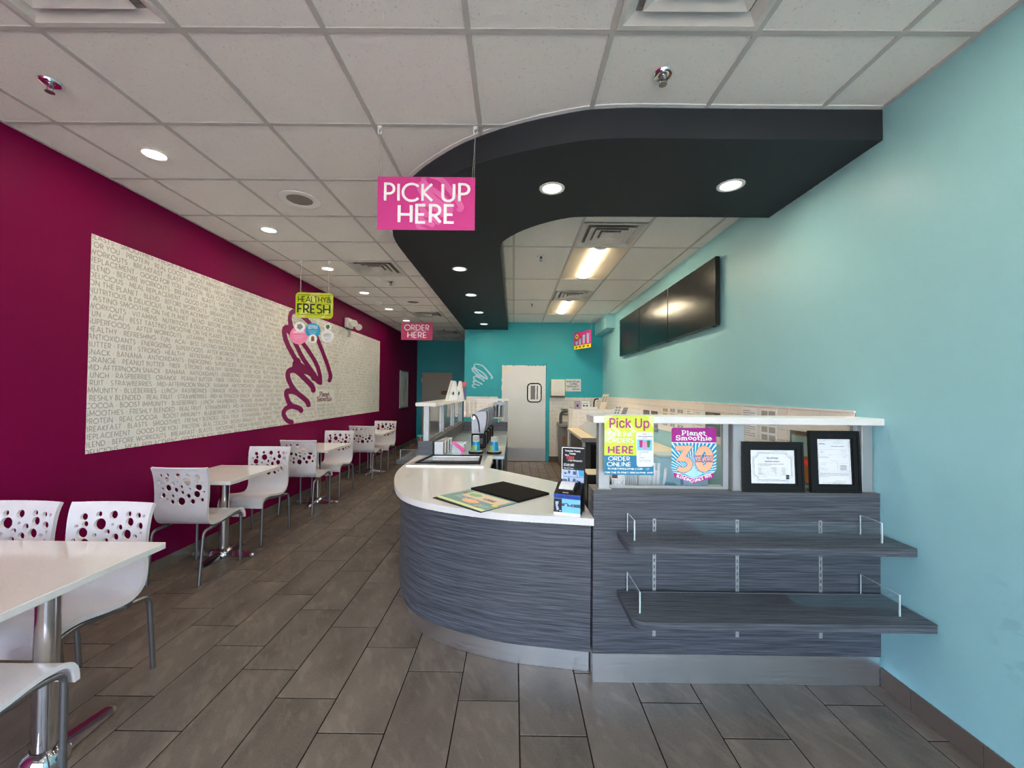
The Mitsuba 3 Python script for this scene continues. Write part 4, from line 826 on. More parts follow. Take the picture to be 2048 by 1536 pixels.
single('counter_mat', hull([(x, y, z) for x, y in [(-.283, 2.742), (-.072, 2.947), (.236, 2.63), (.034, 2.428)] for z in (Z + .0005, Z + .014)]), 'mat_rubber', 'thick black rubber mat on the white curved countertop', 'mat')
BD = [(-.482, 2.535), (-.287, 2.724), (.029, 2.418), (-.171, 2.229)]
single('placemat_board', quadz([(-.497, 2.519), (-.30, 2.71), (.02, 2.42), (-.176, 2.225)], Z + .0003, Z + .004), 'mat_black', 'thin black board lying under the printed placemat on the counter', 'board')
o = np.array(BD[0]); U2 = np.array(BD[3]) - o; LU = np.linalg.norm(U2); V2 = np.array(BD[1]) - o; LV = np.linalg.norm(V2)
PM = Plane((*o, Z + .0042), (*U2, 0), (*V2, 0))
t = thing('placemat', 'sage green printed menu card on the white counter, beside the black mat', 'menu card')
obj('card', PM.slab(sbox(0, 0, LU, LV), 0, .003), 'mat_sage', t)
obj('yellow_edge', PM.lift(sbox(0, 0, LU, .03), .0034), 'mat_poster_pale', t)
obj('cream_panel', PM.lift(rrect(.07, LV * .5, LU - .02, LV - .02, .01), .0034), 'mat_sand', t)
obj('round_pictures', PM.lift(unary_union([ell(LU * .52, LV * .33, .07, .035)]), .0034), 'mat_peach', t)
obj('green_picture', PM.lift(ell(LU * .33, LV * .74, .055, .03), .0038), 'mat_cup_green', t)
obj('fruit_art', PM.lift(unary_union([ell(.05, LV * .72, .02, .012), ell(LU * .8, LV * .16, .02, .012)]), .0037), 'mat_bronze', t)
obj('orange_art', PM.lift(ell(LU - .03, LV * .45, .022, .018), .0037), 'mat_yellow', t)
obj('title', PM.lift(merge2(inter_fit('VIBE', LU * .56, LU * .8, LV * .6, .03, True)), .0038), 'mat_wordmark', t)
obj('text_lines', PM.lift(unary_union([sbox(.06, LV * .45 - i * .012, .16, LV * .45 + .003 - i * .012) for i in range(3)] + [sbox(LU * .72, LV * .3 - i * .012, LU * .72 + .09, LV * .3 + .003 - i * .012) for i in range(4)]), .0038), 'mat_paper', t)

# ---------------------------------------------------------------- service wall left of the kitchen (second half wall)
sw = thing('service_wall', 'low grey laminate wall with clear panes and white cap around the blender counter', 'half wall')
LPOLY = Polygon([(-.982, 4.172), (-.838, 4.172), (-.838, 6.86), (-.10, 6.86), (-.10, 7.0), (-.982, 7.0)])
obj('body', prism(LPOLY, .001, 1.0), 'mat_laminate', sw); obj('sill', prism(LPOLY.buffer(.002, join_style='mitre'), 1.0, 1.006), 'mat_laminate_top', sw)
obj('cap', prism(Polygon([(-1.01, 4.15), (-.80, 4.15), (-.80, 6.83), (-.085, 6.83), (-.085, 7.03), (-1.01, 7.03)]), 1.368, 1.405), 'mat_quartz', sw)
for x, y in ((-.905, 4.215), (-.905, 5.1), (-.905, 5.98), (-.9, 6.85), (-.13, 6.93)):
    obj('post', box(x - .03, x + .03, y - .03, y + .03, 1.006, 1.368, .003), 'mat_alu', sw)
for y0, y1 in ((4.26, 5.06), (5.14, 5.94), (6.02, 6.81)):
    obj('pane', trimesh.Trimesh([[-.905, y0, 1.02], [-.905, y1, 1.02], [-.905, y1, 1.366], [-.905, y0, 1.366]], [[0, 1, 2], [0, 2, 3]], process=False), 'mat_glass', sw)
    obj('pane_channel', cat(box(-.915, -.895, y0 - .01, y1 + .01, 1.006, 1.02), box(-.912, -.898, y1 - .012, y1, 1.02, 1.367)), 'mat_alu', sw)
obj('pane', trimesh.Trimesh([[-.86, 6.93, 1.02], [-.165, 6.93, 1.02], [-.165, 6.93, 1.366], [-.86, 6.93, 1.366]], [[0, 1, 2], [0, 2, 3]], process=False), 'mat_glass', sw)
obj('panel_joint', cat(box(-.8378, -.836, 4.3, 6.86, .935, .938), box(-.8378, -.10, 6.856, 6.8598, .935, .938)), 'mat_black', sw)
for n, (z, xo) in enumerate(((.796, -1.225), (.487, -1.26))):
    t = thing('display_shelf', ['grey shelf with clear guards on the aisle side of the service wall, the upper one', 'lower grey shelf on the aisle side of the service wall, mostly hidden by the counter'][n], 'shelf', 'shelves on the aisle side of the service wall')
    obj('board', box(xo, -.9835, 4.24, 5.6, z - .042, z, .004), 'mat_laminate', t)
    obj('glass_front', trimesh.Trimesh([[xo + .02, 4.32, z], [xo + .02, 5.55, z], [xo + .02, 5.55, z + .1], [xo + .02, 4.32, z + .1]], [[0, 1, 2], [0, 2, 3]], process=False), 'mat_glass', t)
    k = obj('glass_side', trimesh.Trimesh([[xo + .02, 4.32, z], [-.985, 4.32, z], [-.985, 4.32, z + .1], [xo + .02, 4.32, z + .1]], [[0, 1, 2], [0, 2, 3]], process=False), 'mat_glass', t)
    obj('edge', cat(box(xo + .017, xo + .023, 4.317, 4.323, z, z + .1), box(xo + .02, -.985, 4.319, 4.321, z + .0985, z + .1)), 'mat_acrylic_edge', k)
t = thing('tumbler', 'copper-coloured tumbler with teal lid standing on the aisle shelf of the service wall', 'tumbler')
obj('body', lathe([(.0, .7965), (.032, .7965), (.042, .96), (.0, .96)], (-1.145, 5.0, 0), 24), 'mat_bronze', t, 40); obj('lid', lathe([(.044, .96), (.045, .978), (.0, .982)], (-1.145, 5.0, 0), 24), 'mat_teal_plastic', t, 40)
sc_ = thing('steel_counter', 'stainless work counter behind the white curved counter, under the blenders', 'counter')
obj('top', box(-.836, -.09, 4.175, 6.855, .826, .862, .003), 'mat_steel', sc_); obj('cabinet', box(-.83, -.14, 4.3, 6.84, .16, .826), 'mat_black', sc_)
for x, y in ((-.115, 4.25), (-.17, 4.2), (-.115, 5.5), (-.115, 6.78)): obj('leg', cyl((x, y, .002), (x, y, .826), .016, 14), 'mat_steel', sc_, 40)
single('shelf_tag', Plane((-.23, 4.2985, .76)).slab(sbox(0, 0, .02, .03), 0, .001), 'mat_print_white', 'tiny white tag on the black cabinet under the steel counter', 'tag')
# napkin dispensers, pink scoop tub, cup stacks
for n in range(4):
    t = thing('napkin_dispenser', f'steel napkin dispenser beside the striped service wall, {["nearest", "second", "third", "farthest"][n]} in the row of four', 'napkin dispenser', 'napkin dispensers in a row'); y = 4.225 + n * .115; x = -.828 + n * .012
    obj('case', box(x, x + .098, y, y + .085, Z, Z + .135, .006), 'mat_steel', t); obj('face', box(x + .008, x + .09, y - .0015, y, Z + .008, Z + .127, .0004), 'mat_paper', t)
t = thing('plastic_tub', 'clear tub beside the napkin dispensers holding a pink scoop', 'tub')
fr_ = Polygon([(-.668, 4.33), (-.515, 4.33), (-.515, 4.47), (-.668, 4.47)])
for s in range(1): obj('body', cat(prism(fr_.buffer(-.012), Z, Z + .004), prism(fr_.buffer(-.012).difference(fr_.buffer(-.015)), Z + .004, Z + .10)), 'mat_cup_clear', t)
obj('lip', prism(fr_.difference(fr_.buffer(-.016)), Z + .10, Z + .106), 'mat_paper', t)
t = thing('scoop', 'bright pink plastic scoop leaning out of the clear tub', 'scoop')
obj('handle', hull([(-.66, 4.322, Z + .112), (-.64, 4.322, Z + .132), (-.66, 4.345, Z + .112), (-.64, 4.345, Z + .132), (-.56, 4.322, Z + .03), (-.525, 4.322, Z + .05), (-.56, 4.345, Z + .03), (-.525, 4.345, Z + .05)]), 'mat_pink_plastic', t)
obj('bowl', box(-.56, -.522, 4.318, 4.36, Z + .008, Z + .05, .008), 'mat_pink_plastic', t)
for s, (cx, cy, hgt, nm_, side) in enumerate([(-.402, 4.36, .205, 'left', 'left'), (-.205, 4.36, .175, 'right', 'right')]):
    t = thing('cup_holder', f'round black cup tray on the steel counter, under the {nm_} stack of cups', 'tray', 'black cup trays')
    obj('tray', lathe([(.0, Z), (.078, Z), (.08, Z + .018), (.072, Z + .022), (.0, Z + .02)], (cx, cy, 0), 30), 'mat_black', t, 40); obj('rim', lathe([(.072, Z + .022), (.06, Z + .03), (.0, Z + .03)], (cx, cy, 0), 30), 'mat_paper_grey', t, 40)
    z = Z + .031; r0, r1, hb = .046, .034, .13
    k = thing('paper_cup', f'blue and green printed cup upside down at the bottom of the {nm_} stack', 'cup')
    obj('wall', lathe([(r0, z), (r0 - .004, z + hb * .45), (r1 + .003, z + hb * .72)], (cx, cy, 0), 26), 'mat_cup_blue', k, 40)
    ang = 2.6 if s == 0 else 2.9
    m = lathe([(r0 + .0006, z + .002), (r0 - .0034, z + hb * .45)], (cx, cy, 0), 26); fcs = [f for f in m.faces if (lambda c: math.cos(math.atan2(c[1] - cy, c[0] - cx) + (2.2 if s == 0 else 2.75)) > .55)(m.vertices[f].mean(0))]
    obj('print', trimesh.Trimesh(m.vertices, fcs, process=False), 'mat_cup_green', k, True)
    obj('foot', lathe([(r1 + .003, z + hb * .72), (r1, z + hb * .9), (0, z + hb * .9)], (cx, cy, 0), 26), 'mat_cup_clear', k, 40)
    for n in range(5 if s == 0 else 4):
        zz = z + hb * .74 + n * .0125
        single('clear_cup', lathe([(r1 + .004 - n * .0004, zz), (r1 + .0055 - n * .0004, zz + .002), (r1 + .0015 - n * .0004, zz + .0115), (0, zz + .0115)], (cx, cy, 0), 22), 'mat_cup_clear', f'clear plastic cup nested upside down in the {nm_} stack, {["topmost", "second from the top", "third from the top", "fourth from the top", "fifth from the top"][(4 if s == 0 else 3) - n]}', 'cup', f'clear cups nested in the {nm_} stack', smooth=40)
    if s == 1: single('flat_disc', box(cx - .03, cx + .09, cy + .40, cy + .43, Z + .0005, Z + .012, .002), 'mat_cream', 'flat cream slab on the steel counter behind the right cup stack', 'tray')
bl = ['nearest chrome blender with a rounded sound cover, behind the cup stacks', 'second chrome blender in the row behind the cup stacks', 'third chrome blender in the row', 'farthest chrome blender in the row, by the far service wall']
for n in range(4):
    y = 4.72 + n * .38; x = -.405 + n * .008; t = thing('blender', bl[n], 'blender', 'chrome blenders in a row')
    sec = [(-.085, 1.04), (-.09, 1.14), (-.088, 1.2), (-.098, 1.235), (-.085, 1.268), (-.05, 1.285), (.03, 1.30), (.085, 1.302), (.095, 1.25), (.088, 1.15), (.06, 1.04)]
    g = Polygon(sec).buffer(.006).buffer(0); m = prism(g, 0, .2); v = np.asarray(m.vertices); v2 = v.copy()
    tt_ = v[:, 2] / .2; sc2 = 1 - .12 * (2 * tt_ - 1) ** 2
    obj('sound_cover', trimesh.Trimesh(np.stack([x + v[:, 0] * sc2, y + v[:, 2], 1.03 + (v[:, 1] - 1.03) * (1 - .05 * (2 * tt_ - 1) ** 2)], 1), m.faces[:, ::-1], process=False), 'mat_blender', t, 35)
    obj('cover_arm', tube([(x - .075, y - .004, 1.195), (x - .07, y - .006, 1.262), (x - .03, y - .006, 1.24), (x + .0, y - .006, 1.16), (x + .012, y - .004, 1.05)], .008, 8, .03), 'mat_dark_grey', t, 40)
    obj('pivot', lathe([(0, -.008), (.022, -.006), (.026, 0)], (0, 0, 0), 20).apply_transform(trimesh.transformations.rotation_matrix(-math.pi / 2, (1, 0, 0))).apply_translation((x - .062, y - .004, 1.215)), 'mat_chrome', t, 40)
    obj('motor_base', box(x - .085, x + .085, y, y + .2, Z, 1.035, .012), 'mat_black', t)
    obj('control_panel', box(x - .02, x + .05, y - .002, y, Z + .05, Z + .12, .0005), 'mat_dark_grey', t)
t = thing('utensil_rack', 'shiny steel rack of utensils in the far corner of the blender counter', 'utensil rack')
obj('back_panel', box(-.345, -.165, 6.835, 6.845, 1.09, 1.345), 'mat_blender', t)
for n in range(6):
    x = -.335 + n * .03; obj('utensil', tube([(x, 6.80, 1.10), (x + .004, 6.80, 1.28 + .012 * (n % 3))], [.007, .011], 8), ['mat_dark_grey', 'mat_chrome', 'mat_black', 'mat_paper', 'mat_dark_grey', 'mat_chrome'][n], t, 40)
obj('rail', cat(box(-.35, -.16, 6.785, 6.85, 1.072, 1.09, .003)), 'mat_cream', t)
obj('bracket', box(-.26, -.24, 6.80, 6.84, 1.006, 1.072), 'mat_alu', t)
for n, y in enumerate((5.55, 5.95)):
    g = [(-.95, y, 1.406), (-.95 + .006, y, 1.406), (-.868, y, 1.675)]
    if n == 0: single('menu_card', hull([(-.945, y, 1.4055), (-.937, y, 1.4055), (-.868, y, 1.675), (-.862, y, 1.675), (-.945, y + .28, 1.4055), (-.937, y + .28, 1.4055), (-.868, y + .28, 1.675), (-.862, y + .28, 1.675)]), 'mat_paper', 'thin white card leaning edge-on on the service wall cap', 'card')
for n, x in enumerate((-.885, -.815)):
    y = 5.62 + n * .06; t = thing('paper_bag', ['white paper tent with a round cut-out on the service wall cap, left of its twin', 'white paper tent with a round cut-out on the service wall cap, the right one'][n], 'paper tent', 'white paper tents on the cap')
    P = Plane((x, y, 1.4055)); g = Polygon([(-.02, 0), (.105, 0), (.07, .22), (.064, .262), (.04, .262), (.025, .2)]).difference(ell(.035, .09, .022, .028))
    obj('front', P.slab(g, 0, .003), 'mat_paper', t); obj('back', P.slab(affinity.translate(g, .01, 0), -.06, -.057), 'mat_cream_light', t); obj('ridge', P.slab(sbox(.04, .255, .072, .263), -.057, 0), 'mat_paper', t)
t = thing('hall_notice', 'small red and white notice standing on the far end of the service wall cap', 'notice'); P = Plane((-.735, 5.75, 1.4055)); obj('board', P.slab(sbox(0, 0, .06, .25), 0, .004), 'mat_navy', t); obj('red_band', P.lift(sbox(.002, .19, .058, .25), .0045), 'mat_red', t)

# ---------------------------------------------------------------- kitchen
obj('swirl_decal', Plane((-.936, YB, 1.592)).lift(affinity.scale(swirl(.545), .94, 1, origin=(0, 0)), .002), 'mat_sky_pale', wb, label='pale blue painted swirl')
t = thing('towel_dispenser', 'white paper towel dispenser on the teal wall right of the kitchen door', 'towel dispenser')
obj('case', box(.81, 1.112, YB - .12, YB - .001, 1.44, 1.80, .01), 'mat_cream_light', t); obj('window', box(.84, 1.08, YB - .123, YB - .1205, 1.5, 1.77, .001), 'mat_white', t); obj('chute', box(.82, 1.105, YB - .11, YB - .002, 1.41, 1.439, .004), 'mat_dark_grey', t)
t = thing('capacity_sign', 'white MAXIMUM ROOM CAPACITY sign on the teal wall above the white tiles', 'sign'); P = Plane((1.135, YB - .001, 1.542))
obj('board', P.slab(sbox(0, 0, .34, .272), 0, .005), 'mat_paper', t)
obj('border', P.lift(sbox(.008, .008, .332, .264).difference(sbox(.012, .012, .328, .26)), .0056), 'mat_grey_print', t)
obj('lettering', P.lift(merge2(inter_fit('MAXIMUM', .03, .31, .2, .036, True), inter_fit('ROOM', .09, .25, .145, .036, True), inter_fit('CAPACITY', .025, .315, .09, .036, True), inter_fit('21', .03, .075, .035, .028), inter_fit('PERSONS', .14, .31, .035, .03, True)), .0056), 'mat_ink', t)
t = thing('tiled_partition', 'low white brick-tiled partition wall projecting from the right wall of the kitchen', 'partition')
obj('core', box(1.03, XR - .009, 7.505, 7.63, .001, 1.21), 'mat_subway', t)
PP = Plane((1.085, 7.505, 0)); hh = .0762
for r in range(9):
    z0 = 1.205 - (r + 1) * hh; a = -(r % 2) * .077
    while a < .84:
        u0, u1 = max(a, 0), min(a + .1535, .85)
        if u1 - u0 > .02: obj('tile', PP.slab(sbox(u0 + .001, z0 + .001, u1 - .001, z0 + hh - .001), .001, .007), 'mat_subway', t)
        a += .1535
obj('grout', PP.slab(sbox(0, .4, .85, 1.205), .0003, .003), 'mat_tile_grout', t)
obj('corner_trim', box(1.024, 1.083, 7.495, 7.635, .001, 1.213, .006), 'mat_subway', t)
t = thing('prep_counter', 'cream-topped counter along the right kitchen wall, in front of the tiled partition', 'counter')
obj('top', box(.992, 1.21, 5.9, 7.49, .82, .862, .003), 'mat_cream', t)
obj('apron', box(.99, 1.93, 5.892, 5.9, .80, .862), 'mat_mid_grey', t); obj('cabinet', box(1.06, 1.93, 6.0, 7.48, .08, .82), 'mat_dark_grey', t); obj('door', box(1.15, 1.4, 5.985, 5.999, .1, .75, .003), 'mat_black', t); obj('leg', box(1.02, 1.06, 5.94, 5.98, .001, .82), 'mat_steel', t)
t = thing('ice_chest', 'stainless chest with a sloped lid beside the cream prep counter', 'ice chest')
obj('body', box(1.215, 1.93, 5.91, 7.48, .83, .88), 'mat_steel', t)
obj('lid', trimesh.Trimesh([[1.215, 5.93, .88], [1.215, 7.47, .88], [1.62, 7.47, 1.12], [1.62, 5.93, 1.12], [1.93, 7.47, 1.12], [1.93, 5.93, 1.12]], [[0, 2, 1], [0, 3, 2], [3, 4, 2], [3, 5, 4]], process=False), 'mat_steel', t)
obj('end', trimesh.Trimesh([[1.215, 5.93, .88], [1.62, 5.93, 1.12], [1.93, 5.93, 1.12], [1.93, 5.93, .88]], [[0, 2, 1], [0, 3, 2]], process=False), 'mat_steel', t)
obj('handle', tube([(1.36, 6.5, .975), (1.35, 6.5, 1.0), (1.35, 6.62, 1.0), (1.36, 6.62, .975)], .007, 8), 'mat_chrome', t, 40)
t = thing('hand_sink', 'grey hand sink with arched splash guard behind the tiled partition', 'sink')
obj('basin', box(.94, 1.35, 8.2, YB - .02, .80, .88, .02), 'mat_mid_grey', t)
g = Polygon([(.94, 0), (.94, .16)] + arc(1.05, .16, .11, .11, 180, 90, 8) + [(1.4, .27), (1.4, 0)]).difference(Polygon([(1.0, 0), (1.0, .15)] + arc(1.07, .15, .07, .07, 180, 90, 8) + [(1.4, .22), (1.4, 0)])); obj('splash_guard', Plane((0, 8.3, .88)).slab(g, 0, .01), 'mat_dark_grey', t)
obj('cabinet', box(.98, 1.35, 8.25, YB - .02, .02, .80), 'mat_mid_grey', t); obj('panel', box(1.0, 1.06, 8.24, 8.25, .5, .62), 'mat_brown', t)
for n, (x, w, h, m, l) in enumerate([(1.145, .1, .155, 'mat_purple_grey', 'lilac-grey dispenser box standing on the tiled partition'), (1.275, .14, .14, 'mat_paper', 'white printed carton standing on the tiled partition')]):
    t = thing('dispenser_box', l, 'box'); obj('box', box(x, x + w, 7.53, 7.61, 1.2135, 1.2135 + h, .004), m, t); P = Plane((x, 7.5295, 1.2135))
    obj('label', P.lift(sbox(w * .3, h * .25, w * .6, h * .55) if n == 0 else unary_union([sbox(.02, .05, .05, .08), sbox(.07, .05, .11, .075), sbox(.01, .1, .12, .11)]), .0006), 'mat_ink', t)
t = thing('notice_card', 'flat white card lying on top of the tiled partition in front of the carton', 'card'); obj('card', box(1.31, 1.56, 7.512, 7.528, 1.2135, 1.255, .002), 'mat_paper', t)
t = thing('hook_rail', 'small dark rail with hanging hooks on the white tiled back wall, above the sink', 'hook rail'); obj('bar', box(1.03, 1.22, YB - .03, YB - .0095, 1.145, 1.16), 'mat_dark_grey', t); obj('lower_bar', box(1.03, 1.22, YB - .03, YB - .0095, 1.03, 1.045), 'mat_dark_grey', t)
for x in (1.06, 1.12, 1.18): obj('hook', box(x, x + .008, YB - .026, YB - .016, 1.045, 1.145), 'mat_dark_grey', t)
t = thing('faucet', 'black gooseneck faucet on the tiled partition', 'faucet'); obj('spout', tube([(1.505, 7.58, 1.214), (1.505, 7.58, 1.34), (1.52, 7.58, 1.395), (1.56, 7.58, 1.41), (1.59, 7.58, 1.40)], .011, 10, .04), 'mat_black', t, 40)
for n, (x, y, z, w, h, tilt, m, l) in enumerate([(1.60, 7.56, 1.2135, .11, .29, .28, 'mat_sand', 'tall tan menu card leaning on the tiled partition'), (1.42, 5.90, 1.125, .09, .20, .35, 'mat_paper', 'tilted white menu sheet on the steel chest'), (1.53, 5.88, 1.125, .07, .19, .4, 'mat_purple_grey', 'tilted pink and grey leaflet on the steel chest')]):
    t = thing('leaning_card', l, 'card', 'leaning cards in the kitchen'); P = Plane((x, y, z), (1, 0, 0), (tilt, .1, 1))
    obj('card', P.slab(sbox(0, 0, w, h), 0, .004), m, t)
    obj('print', P.lift(unary_union([sbox(.015 + i * w * .45, h * .5 + j * .04, .015 + i * w * .45 + w * .3, h * .5 + .025 + j * .04) for i in range(2) for j in range(3)]), .0046), 'mat_grey_print', t)
# counter seen through the panes
t = thing('back_counter', 'cream-topped counter against the right wall, seen through the glass', 'counter'); obj('top', box(1.24, 1.93, 4.05, 5.55, .82, .862, .003), 'mat_cream', t); obj('cabinet', box(1.3, 1.93, 4.12, 5.5, .02, .82), 'mat_dark_grey', t)
t = thing('under_counter', 'white worktop directly behind the half wall', 'counter'); obj('top', box(.60, 1.93, 2.313, 2.8, .86, .90, .003), 'mat_white', t); obj('cabinet', box(.62, 1.93, 2.33, 2.76, .02, .86), 'mat_mid_grey', t)
t = thing('receipt_printer', 'black box with cream top behind the left end of the half wall', 'printer'); obj('body', box(.444, .585, 2.42, 2.58, .8635, 1.035, .004), 'mat_black', t); obj('lid', box(.444, .585, 2.42, 2.58, 1.0352, 1.042, .002), 'mat_cream', t)
obj('stand', box(.45, .58, 2.45, 2.56, .002, .8635), 'mat_dark_grey', t)
lb = [('lid_stack', .575, .72, 1.07, 'stack of white ridged lids behind the glass, below the poster')]
t = thing('lid_stack', lb[0][4], 'lids'); 
for i in range(12): obj('lid', box(.60 + i * .0115, .609 + i * .0115, 2.40, 2.5, .9005, 1.075, .003), 'mat_paper', t)
t = thing('paper_carton', 'white carton of straws behind the glass, right of the poster', 'carton'); obj('box', box(.745, .86, 2.40, 2.5, .9005, 1.065, .004), 'mat_white_matte', t)
for i, (x, dx) in enumerate([(.80, .004), (.822, .01), (.846, .012), (.872, .03)]):
    single('straw_sleeve', tube([(x, 2.385, .9015), (x + dx, 2.39, 1.115 - .03 * (i == 3))], .0085, 8), 'mat_paper', f'white wrapped straw bundle standing behind the glass, {["leftmost", "second from left", "third from left", "rightmost, leaning"][i]}', 'straws', 'wrapped straws behind the glass', smooth=40)
t = thing('wipes_box', 'small blue and white box behind the glass', 'box'); obj('box', box(.895, .955, 2.36, 2.41, .9005, 1.0, .003), 'mat_poster_blue', t); obj('stripe', box(.894, .956, 2.3585, 2.36, .93, .955), 'mat_paper', t)
for n, (x0, x1) in enumerate(((.92, 1.07), (1.085, 1.24))):
    t = thing('plastic_bin', ['tall translucent white bin behind the 30 YEARS sticker, left one', 'tall translucent white bin behind the 30 YEARS sticker, right one'][n], 'bin', 'white bins behind the sticker'); obj('body', box(x0, x1, 2.57, 2.74, .9005, 1.12, .012), 'mat_sky_pale', t); obj('lid', box(x0 - .004, x1 + .004, 2.566, 2.744, 1.12, 1.135, .004), 'mat_cup_clear', t)
single('deli_lid', lathe([(.0, .9375), (.03, .9375), (.032, .922), (.1, .915), (.105, .903), (0, .9008)], (1.29, 2.45, 0), 32), 'mat_cream_light', 'round cream tub lid behind the glass, left of the middle post', 'lid', smooth=30)
# paper notices and picture on the right wall
def notice(y0, y1, z0, z1, m, label, kind, n=6):
    t = thing('wall_notice', label, 'notice', 'paper notices on the tiled right wall'); W, H = abs(y0 - y1), z1 - z0; P = Plane((XR - .0105, y0, z0), (0, -1, 0))
    obj('sheet', P.slab(sbox(0, 0, W, H), -.002, .0006), m, t)
    g = [sbox(W * .1, H - H * (.1 + .8 * i / n), W * (.9 if i % 3 else .6), H - H * (.1 + .8 * i / n) + H * .28 / n) for i in range(n)] if kind == 'lines' else [sbox(W * .08 + W * .45 * a, H * (.06 + .24 * b), W * .08 + W * .45 * a + W * .38, H * (.06 + .24 * b) + H * .17) for a in range(2) for b in range(4)]
    obj('print', P.lift(unary_union(g), .0012), 'mat_paper_grey' if m != 'mat_dark_grey' else 'mat_mid_grey', t)
notice(6.05, 5.79, 1.0, 1.275, 'mat_dark_grey', 'dark notice on the tiled wall, farthest of the row', 'grid')
notice(5.70, 5.45, 1.0, 1.276, 'mat_dark_grey', 'dark notice on the tiled wall, second from the far end', 'grid')
notice(5.26, 5.08, 1.1, 1.343, 'mat_cream_light', 'pale notice on the tiled wall with colour dots, third from the far end', 'grid')
notice(5.02, 4.85, 1.1, 1.35, 'mat_paper', 'boxed chart on the tiled wall, just after the pale dotted notice', 'grid')
notice(4.80, 4.61, 1.1, 1.35, 'mat_paper', 'boxed chart on the tiled wall, fifth from the far end', 'grid')
notice(4.54, 4.39, 1.15, 1.342, 'mat_paper', 'narrow lined sheet on the tiled wall, sixth from the far end', 'lines')
notice(4.32, 4.14, 1.15, 1.338, 'mat_paper', 'lined sheet on the tiled wall beside the long dark strip', 'lines')
notice(4.09, 3.80, 1.12, 1.342, 'mat_dark_grey', 'long dark strip notice on the tiled wall', 'lines', 4)
notice(3.44, 3.23, 1.14, 1.414, 'mat_paper', 'typed sheet with heavy heading on the tiled wall, nearest but one', 'lines', 12)
notice(3.185, 2.985, 1.16, 1.412, 'mat_paper', 'typed table sheet on the tiled wall, nearest of the papers', 'grid')
t = thing('photo_board', 'framed colour photo board low on the tiled right wall, behind the framed certificates', 'photo board'); P = Plane((XR - .0085, 2.83, .93), (0, -1, 0))
obj('frame', P.slab(sbox(0, 0, .46, .35), .0005, .012), 'mat_dark_grey', t); obj('print', P.lift(sbox(.02, .02, .44, .33), .0126), 'mat_brown', t); obj('blue_print', P.lift(sbox(.02, .19, .2, .32), .013), 'mat_sage', t); obj('red_print', P.lift(unary_union([ell(.18, .15, .05, .02), ell(.3, .16, .05, .02)]), .013), 'mat_red', t)

# menu screens on the right wall
for n, (y0, y1, l) in enumerate([(3.782, 4.958, 'nearest and largest-looking of three black menu screens on the pale blue wall'), (4.966, 6.088, 'middle black menu screen on the pale blue wall'), (6.096, 7.216, 'farthest black menu screen on the pale blue wall')]):
    t = thing('menu_screen', l, 'television', 'black screens on the pale blue wall')
    obj('case', box(1.888, 1.93, y0, y1, 2.172, 2.822, .004), 'mat_tv_edge', t); obj('screen', box(1.8865, 1.888, y0 + .008, y1 - .008, 2.186, 2.814), 'mat_tv', t)
    obj('mount', cat(*[box(1.9305, XR - .0005, (y0 + y1) / 2 + s - .03, (y0 + y1) / 2 + s + .03, 2.3, 2.7) for s in (-.2, .2)]), 'mat_black', t); obj('sensor', box(1.895, 1.92, y0 + .06, y0 + .09, 2.162, 2.172), 'mat_black', t)

# ---------------------------------------------------------------- hanging signs, wall items
def hook(x, y, k, n=0): obj('hook', cat(box(x - .012, x + .012, y - .006, y + .006, ZC - .012, ZC - .0015), tube([(x, y, ZC - .01), (x - .011, y, ZC - .022), (x - .008, y, ZC - .042), (x + .007, y, ZC - .044), (x + .01, y, ZC - .030)], .0035, 6)), 'mat_print_white', k)
def hang(base, label, O, U, W, H, m, hooks, holes):
    t = thing(base, label, 'hanging sign'); P = Plane(O, U); obj('board', P.slab(rrect(0, 0, W, H, .001) if base != 'fresh_sign' else rrect(0, 0, W, H, .045), -.003, 0), m, t)
    for (hx, hy), (px, pz) in zip(hooks, holes):
        hook(hx, hy, t); a = P.O + P.U * px + P.V * pz; obj('cord', cat(tube([(hx, hy, ZC - .043), tuple(a + P.N * .001)], .0011, 5), tube([(hx, hy, ZC - .043), tuple(a - P.N * .004 + P.U * .012)], .0011, 5)), 'mat_paper_grey', t)
    return t, P
t, P = hang('pickup_sign', 'hot pink hanging PICK UP HERE sign', (-.790, 2.286, 2.447), (1, 0, 0), .558, .306, 'mat_hot_pink', [(-.785, 2.292), (-.235, 2.292)], [(.018, .285), (.54, .285)])
g = affinity.rotate(affinity.scale(swirl(.33), .86, 1, origin=(0, 0)), -2, origin=(0, 0)); g = g.buffer(.006); wmk = affinity.translate(g, .22, -.005).intersection(sbox(.003, .003, .555, .303))
obj('watermark', P.lift(wmk, .0005), 'mat_light_pink', t); sx = .558 / 1255; L_ = lambda s, xa, xb, y, h, w=.15: caps_fit(s, (xa - 95) * sx, (xb - 95) * sx, (1473 - y) * sx * 1.015, h * sx, w)
obj('lettering', P.lift(unary_union([L_('PICK', 180, 805, 1103, 220), L_('UP', 920, 1280, 1103, 220), L_('HERE', 362, 1090, 1377, 222, .16)]), .0011), 'mat_print_white', t)
t, P = hang('order_sign', 'dark pink hanging ORDER HERE sign far over the aisle', (-2.018, 7.163, 2.428), (1, 0, 0), .562, .313, 'mat_order_pink', [(-2.0, 7.17), (-1.475, 7.17)], [(.018, .295), (.54, .295)])
obj('watermark', P.lift(affinity.translate(g, .22, -.005).intersection(sbox(.003, .003, .558, .308)), .0008), 'mat_hot_pink', t)
obj('lettering', P.lift(unary_union([caps_fit('ORDER', .062, .50, .175, .095, .15), caps_fit('HERE', .115, .455, .045, .095, .16)]), .0016), 'mat_print_white', t)
